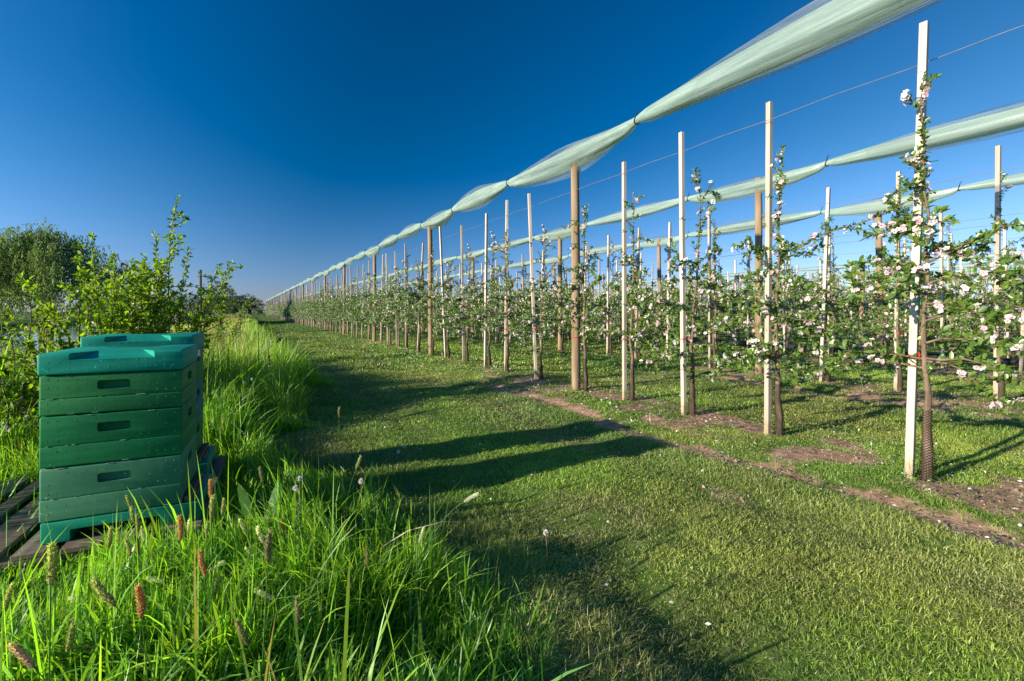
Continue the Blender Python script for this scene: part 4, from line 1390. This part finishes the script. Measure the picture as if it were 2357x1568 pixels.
for (px, t, H, rx, lab) in ((503, 64, 5.6, 1.5, "slim loose tree on the bank just right of the thin upright shrub"), (513, 74, 5.9, 1.8, "slim bank tree second right of the thin upright shrub"), (521, 88, 6.0, 1.9, "slim bank tree third right of the thin upright shrub"), (527, 103, 6.0, 2.0, "slim bank tree nearest the leftmost bright bush")):
    x, y = gp(px, t)
    crown_tree("slim_bank_tree", x, y, float(gz(x, y)), H, rx, 70 + int(px), .17, 46, 40, (.1, .15, .05), lab, "tree", "slim trees along the river bank", .08, .12, .04)
wx, wy_ = gp(105, 42)
willow(wx, wy_, -.2, 8.6, 6.6, 61)

FT = "trees and bushes at the far end of the track"
for (px, t, H, rx, base, lab, white, nm, cat) in (
    (541, 150, 5.2, 2.3, (.075, .15, .025), "bright rounded green bush at the far end of the track, leftmost", 0, "round_bush", "bush"),
    (573, 152, 5.3, 1.9, (.085, .16, .03), "bright upright green bush closing the end of the track", 0, "round_bush", "bush"),
    (596, 150, 4.7, 2.4, (.08, .13, .05), "pale white-flowered bush beside the end of the orchard", .3, "round_bush", "bush"),
    (533, 215, 9.8, 5.5, (.03, .06, .02), "dark round distant tree behind the leftmost bright bush", 0, "distant_tree", "tree"),
    (562, 225, 9.0, 6.5, (.032, .062, .022), "broad dark distant tree behind the upright bush", 0, "distant_tree", "tree"),
    (584, 235, 8.0, 4.0, (.035, .065, .025), "small dark distant tree above the white-flowered bush", 0, "distant_tree", "tree"),
    (508, 170, 8.6, 6.0, (.05, .08, .035), "greyish distant tree just right of the thin upright shrub", 0, "distant_tree", "tree"),
    (480, 190, 8.0, 6.0, (.045, .08, .03), "distant tree seen through the thin upright shrub", 0, "distant_tree", "tree"),
):
    x, y = gp(px, t)
    crown_tree(nm, x, y, float(gz(x, y)), H, rx, int(px), H * .05, 60, 55, base, lab, cat, FT, H * .025, .18 if 'bush' in nm else .25, white)
# trees and bushes on the far bank, seen in gaps of the shrubs
FB = "trees along the far bank of the river"
for (px, t, H, rx, lab) in ((-40, 60, 6.5, 5.5, "rounded bank tree at the left edge beside the willow"), (255, 75, 4.6, 6, "low bank tree glimpsed through the lower shrub"), (330, 85, 5.0, 6.5, "bank tree glimpsed through the middle of the tall shrub"), (400, 110, 6.0, 7, "bank tree glimpsed through the right of the tall shrub"), (445, 140, 7.0, 7, "bank tree near the dark pole, low on the horizon")):
    x, y = gp(px, t)
    crown_tree("bank_tree", x, y, float(gz(x, y)), H, rx, 900 + int(px), .3, 60, 60, (.04, .08, .025), lab, "tree", FB, .2, .1)

# ------------------------------------------------------------------ foreground plants
FOX = [  # head tip x,y, head base x,y (picture pixels), colour, label
 (126, 1250, 117, 1346, 'g', "tall plump grey green foxtail in front of the hive foot"),
 (22, 1349, 11, 1404, 'g', "slim foxtail at the left edge under the pallet"),
 (223, 1329, 266, 1395, 'g', "thick foxtail bending left, right of the tall plump one"),
 (318, 1349, 326, 1423, 'o', "plump rusty orange foxtail nearest the camera"),
 (461, 1269, 474, 1325, 'o', "rusty orange foxtail leaning left, in front of the hive corner"),
 (413, 1188, 415, 1245, 'o', "pale rusty foxtail before the right end of the hive floor"),
 (487, 1104, 485, 1146, 'o', "small rusty foxtail beside the entrance bar"),
 (489, 1142, 487, 1196, 'g', "green foxtail just under the small rusty one"),
 (291, 1141, 300, 1168, 'g', "upper tip of the pair of foxtails before the lowest box"),
 (300, 1168, 309, 1203, 'g', "lower of the pair of foxtails before the lowest box"),
 (317, 1186, 319, 1225, 'd', "dark upright foxtail against the hive floor"),
 (323, 1214, 333, 1247, 'w', "pale foxtail leaning left, right of the dark upright one"),
 (256, 1214, 250, 1261, 'g', "green foxtail before the gap in the hive floor"),
 (271, 1216, 274, 1247, 'g', "short yellow green foxtail beside the gap in the hive floor"),
 (289, 1243, 300, 1280, 'g', "thin foxtail leaning left below the hive floor"),
 (318, 1239, 319, 1276, 'd', "thin dark foxtail below the hive floor"),
 (434, 1197, 434, 1227, 'w', "pale small foxtail right of the pale rusty one"),
 (445, 1232, 448, 1262, 'd', "short dark foxtail right of the hive corner"),
 (476, 1203, 476, 1240, 'g', "slim green foxtail standing under the entrance bar"),
 (513, 1150, 511, 1185, 'g', "slim yellow green foxtail right of the entrance bar"),
 (624, 1221, 617, 1294, 'd', "tall dark foxtail right of the dock leaves"),
 (648, 1196, 652, 1227, 'o', "small reddish foxtail above the tall dark one"),
 (551, 1196, 566, 1225, 'w', "white foxtail leaning left below the dock leaves"),
 (566, 1260, 590, 1282, 'w', "white foxtail nearly lying, left of the tall dark one"),
 (595, 1210, 608, 1251, 'w', "grey foxtail leaning left beside the tall dark one"),
 (586, 1359, 630, 1380, 'w', "flat white foxtail low in the grass, centre left"),
 (546, 1428, 571, 1485, 'd', "stout dark foxtail leaning left near the bottom"),
 (684, 1375, 685, 1435, 'd', "upright dark foxtail right of the stout dark one"),
 (493, 1324, 494, 1373, 'g', "straight green foxtail below the leaning rusty one"),
 (165, 1437, 156, 1500, 'g', "green foxtail at the lower left beside a tall stem"),
 (29, 1481, 77, 1536, 'p', "blurry pinkish foxtail in the bottom left corner"),
 (90, 1540, 106, 1580, 'p', "second pinkish foxtail cut off by the bottom left edge"),
 (157, 1377, 194, 1380, 'w', "white foxtail lying flat between the two plump ones"),
 (342, 1327, 379, 1338, 'w', "white foxtail lying flat right of the nearest rusty one"),
 (515, 1294, 482, 1315, 'w', "white foxtail arching left over the grass"),
 (844, 1260, 846, 1304, 'd', "thin dark foxtail at the edge of the long grass"),
 (802, 1320, 811, 1355, 'd', "small dark foxtail left of the grass edge"),
 (113, 1424, 124, 1445, 'o', "tiny reddish foxtail in the lower left grass"),
 (689, 1177, 698, 1192, 'p', "tiny pinkish foxtail right of the dock leaves"),
 (596, 1078, 606, 1112, 'd', "slim dark foxtail above the dock leaves"),
 (831, 1049, 819, 1080, 'g', "green foxtail on a tall stem above the dandelion heads"),
 (782, 937, 781, 962, 'd', "dark foxtail standing far along the grass edge"),
 (619, 818, 621, 842, 'g', "pale foxtail beyond the hives by the tall tuft"),
 (1101, 1135, 1068, 1155, 'w', "white foxtail reaching far right over the mown track"),
 (975, 1215, 964, 1250, 'w', "pale foxtail on a long stem leaning over the track"),
]
FCOL = {'g': (.36, .4, .2), 'o': (.5, .28, .15), 'w': (.58, .62, .52), 'd': (.25, .25, .16), 'p': (.5, .38, .38)}
def foxtail(i, x1, y1, x0, y0, kind, label):
    R = np.random.default_rng(700 + i)
    ln = math.hypot(x1 - x0, y1 - y0)
    t = min(2.5, max(.85, .072 * PXF / ln * (.8 if ln < 40 else 1)))
    if y1 < 1100: t = {1078: 2.3, 1049: 2.5, 937: 4.2, 818: 6.0}.get(y1, 2.4)
    if x1 > 900: t = 1.95
    a = np.array(at(x0, y0, t)); b = np.array(at(x1, y1, t))
    b = b + np.array(P(0, 1)) * R.uniform(-.15, .15) * np.linalg.norm(b - a)
    h = np.linalg.norm(b - a); d = (b - a) / h
    lean = np.array([d[0], d[1], 0])
    base = np.array([a[0], a[1], 0]) - lean * a[2] * .35 + np.array([R.normal(0, .015), R.normal(0, .015), 0])
    if x1 > 900: base = np.array([*gp(940 if x1 > 1000 else 895, 1.75), 0])
    base[2] = float(gz(base[0], base[1])) - .01
    root = empty("foxtail_stalk", tuple(base)); tag(root, label, "foxtail grass", "foxtail grass stems in the foreground")
    a_, b_ = a - base, b - base
    f = np.linspace(0, 1, 9)[:, None]
    c1 = np.array([0, 0, a_[2] * .6]); 
    pts = (1 - f) ** 2 * 0 + 2 * f * (1 - f) * (a_ - d * min(.25, a_[2] * .5)) + f ** 2 * a_
    g = Geo(); tube(g, pts, np.linspace(.0017, .0011, 9), 5, 0, np.array([.09, .2, .025]), cap=False)
    # a leaf on the stem
    blades(g, pts[3:5], np.array([.16, .13]), np.array([.005, .005]), np.array([.8, .7]), R.uniform(0, 3, 2), R.uniform(0, 6, 2), 5, np.tile([[.05, .18, .02]], (2, 1)))
    g.build("stem", M['grass'], root)
    g = Geo(); c = np.array(FCOL[kind])
    k = 12; fr = np.linspace(0, 1, k)
    rad = h * .082 * np.minimum(1, np.sin(np.pi * np.clip(fr * .93 + .05, 0, 1)) ** .45) * R.uniform(.9, 1.15)
    side = unit(np.cross(d, R.normal(size=3)))
    curve = side[None] * (np.sin(fr * math.pi)[:, None]) * h * .03
    sp = a_[None] + d[None] * h * fr[:, None] + curve
    tube(g, sp, rad * R.uniform(.88, 1.12, k), 8, 0, c * .8)
    nb = 420
    q = R.random(nb); p0 = np.stack([np.interp(q, fr, sp[:, z]) for z in range(3)], 1); r0 = np.interp(q, fr, rad)
    nd = unit(np.cross(d[None], R.normal(size=(nb, 3))))
    p0 = p0 + nd * r0[:, None] * .85
    cc = c[None] * R.uniform(.6, 1.7, (nb, 1)) * (.75 + .5 * q[:, None])
    if kind == 'o': cc = np.where(R.random((nb, 1)) < .4, np.array([[.4, .34, .26]]), cc)
    leaves(g, p0, nd * .55 + d[None] * 1.0 + R.normal(0, .2, (nb, 3)), h * R.uniform(.06, .13, nb), h * .026 * np.ones(nb), cc, R, False)
    g.build("seed_head", M['grass'], root)
for i, f in enumerate(FOX): foxtail(i, *f)

def dock(px, py, t, seed, leafs, label):
    R = np.random.default_rng(seed)
    x, y = gp(px, t); z0 = float(gz(x, y))
    root = empty("dock_plant", (x, y, z0)); tag(root, label, "dock plant", "broad-leaved dock plants in the long grass")
    for (tx, ty, L, wd) in leafs:
        g = Geo()
        tip = np.array(at(tx, ty, t)) - np.array([x, y, z0])
        d = unit(tip); s = unit(np.cross(d, np.array(P(.3, 1)))); nn = np.cross(s, d)
        u = np.linspace(0, 1, 13); prof = wd * np.sin(np.pi * u ** .75) ** .7
        start = tip - d * L
        V = []
        for k in range(13):
            for v in (-1, -.5, 0, .5, 1):
                V.append(start + d * L * u[k] + s * prof[k] * v + nn * (abs(v) * .12 * wd + .1 * wd * math.sin(k * 2.1 + v * 3) * abs(v)) - nn * .12 * L * (u[k] - .5) ** 2)
        i = np.arange(12)[:, None] * 5; j = np.arange(4)[None]
        g.add(V, np.stack([i + j, i + j + 1, i + j + 6, i + j + 5], -1).reshape(-1, 4), 0, np.array([.03, .115, .012]) * R.uniform(.8, 1.3), True)
        tube(g, [(0, 0, 0), tuple(start * .6), tuple(start)], .004, 5, 0, np.array([.1, .16, .04]))
        g.build("leaf", M['grass'], root)
dock(600, 1190, 2.35, 1, [(548, 1112, .2, .036), (648, 1098, .21, .034), (535, 1190, .17, .034), (622, 1165, .16, .03), (585, 1230, .14, .03)], "broad-leaved dock plant in the long grass right of the beehives")
dock(520, 1290, 2.1, 2, [(535, 1255, .13, .035), (500, 1262, .12, .03), (548, 1290, .11, .03)], "smaller dock plant with pale leaves below the larger one")

def dandelion(px, py, t, seed, label):
    R = np.random.default_rng(seed)
    top = np.array(at(px, py, t)); x, y = top[0] + R.normal(0, .01), top[1]
    z0 = float(gz(x, y))
    root = empty("dandelion_clock", (x, y, z0)); tag(root, label, "dandelion", "dandelion clocks in the grass")
    h = top - np.array([x, y, z0])
    g = Geo(); tube(g, [(0, 0, -.01), tuple(h * .5 + np.array([.006, 0, 0])), tuple(h)], .002, 5, 0, np.array([.16, .14, .06])); g.build("stem", M['grass'], root)
    g = Geo(); n = 90; d = unit(R.normal(size=(n, 3)) + np.array([0, 0, .25]))
    leaves(g, h + d * .003, d, .012 * np.ones(n), .005 * np.ones(n), np.tile([[.74, .72, .66]], (n, 1)), R, False)
    g.build("seed_head", M['petal'], root)
for i, (px, py, t, lab) in enumerate([(831, 1108, 2.3, "white dandelion clock at the edge of the long grass"), (690, 1102, 2.2, "dandelion head on a tall stem above the dock leaves"), (680, 1124, 2.15, "brownish dandelion head below the tall-stemmed one"), (917, 1040, 3.3, "dandelion clock low on the shaded mown track"), (931, 1028, 3.4, "dandelion clock just behind the low one on the track"), (562, 880, 4.6, "dandelion clock in the long grass beyond the hives"), (580, 873, 4.7, "second dandelion clock beyond the hives, right of its neighbour"), (1256, 1226, 2.2, "lone dandelion clock on the mown grass in the middle")]):
    dandelion(px, py, t, 800 + i, lab)
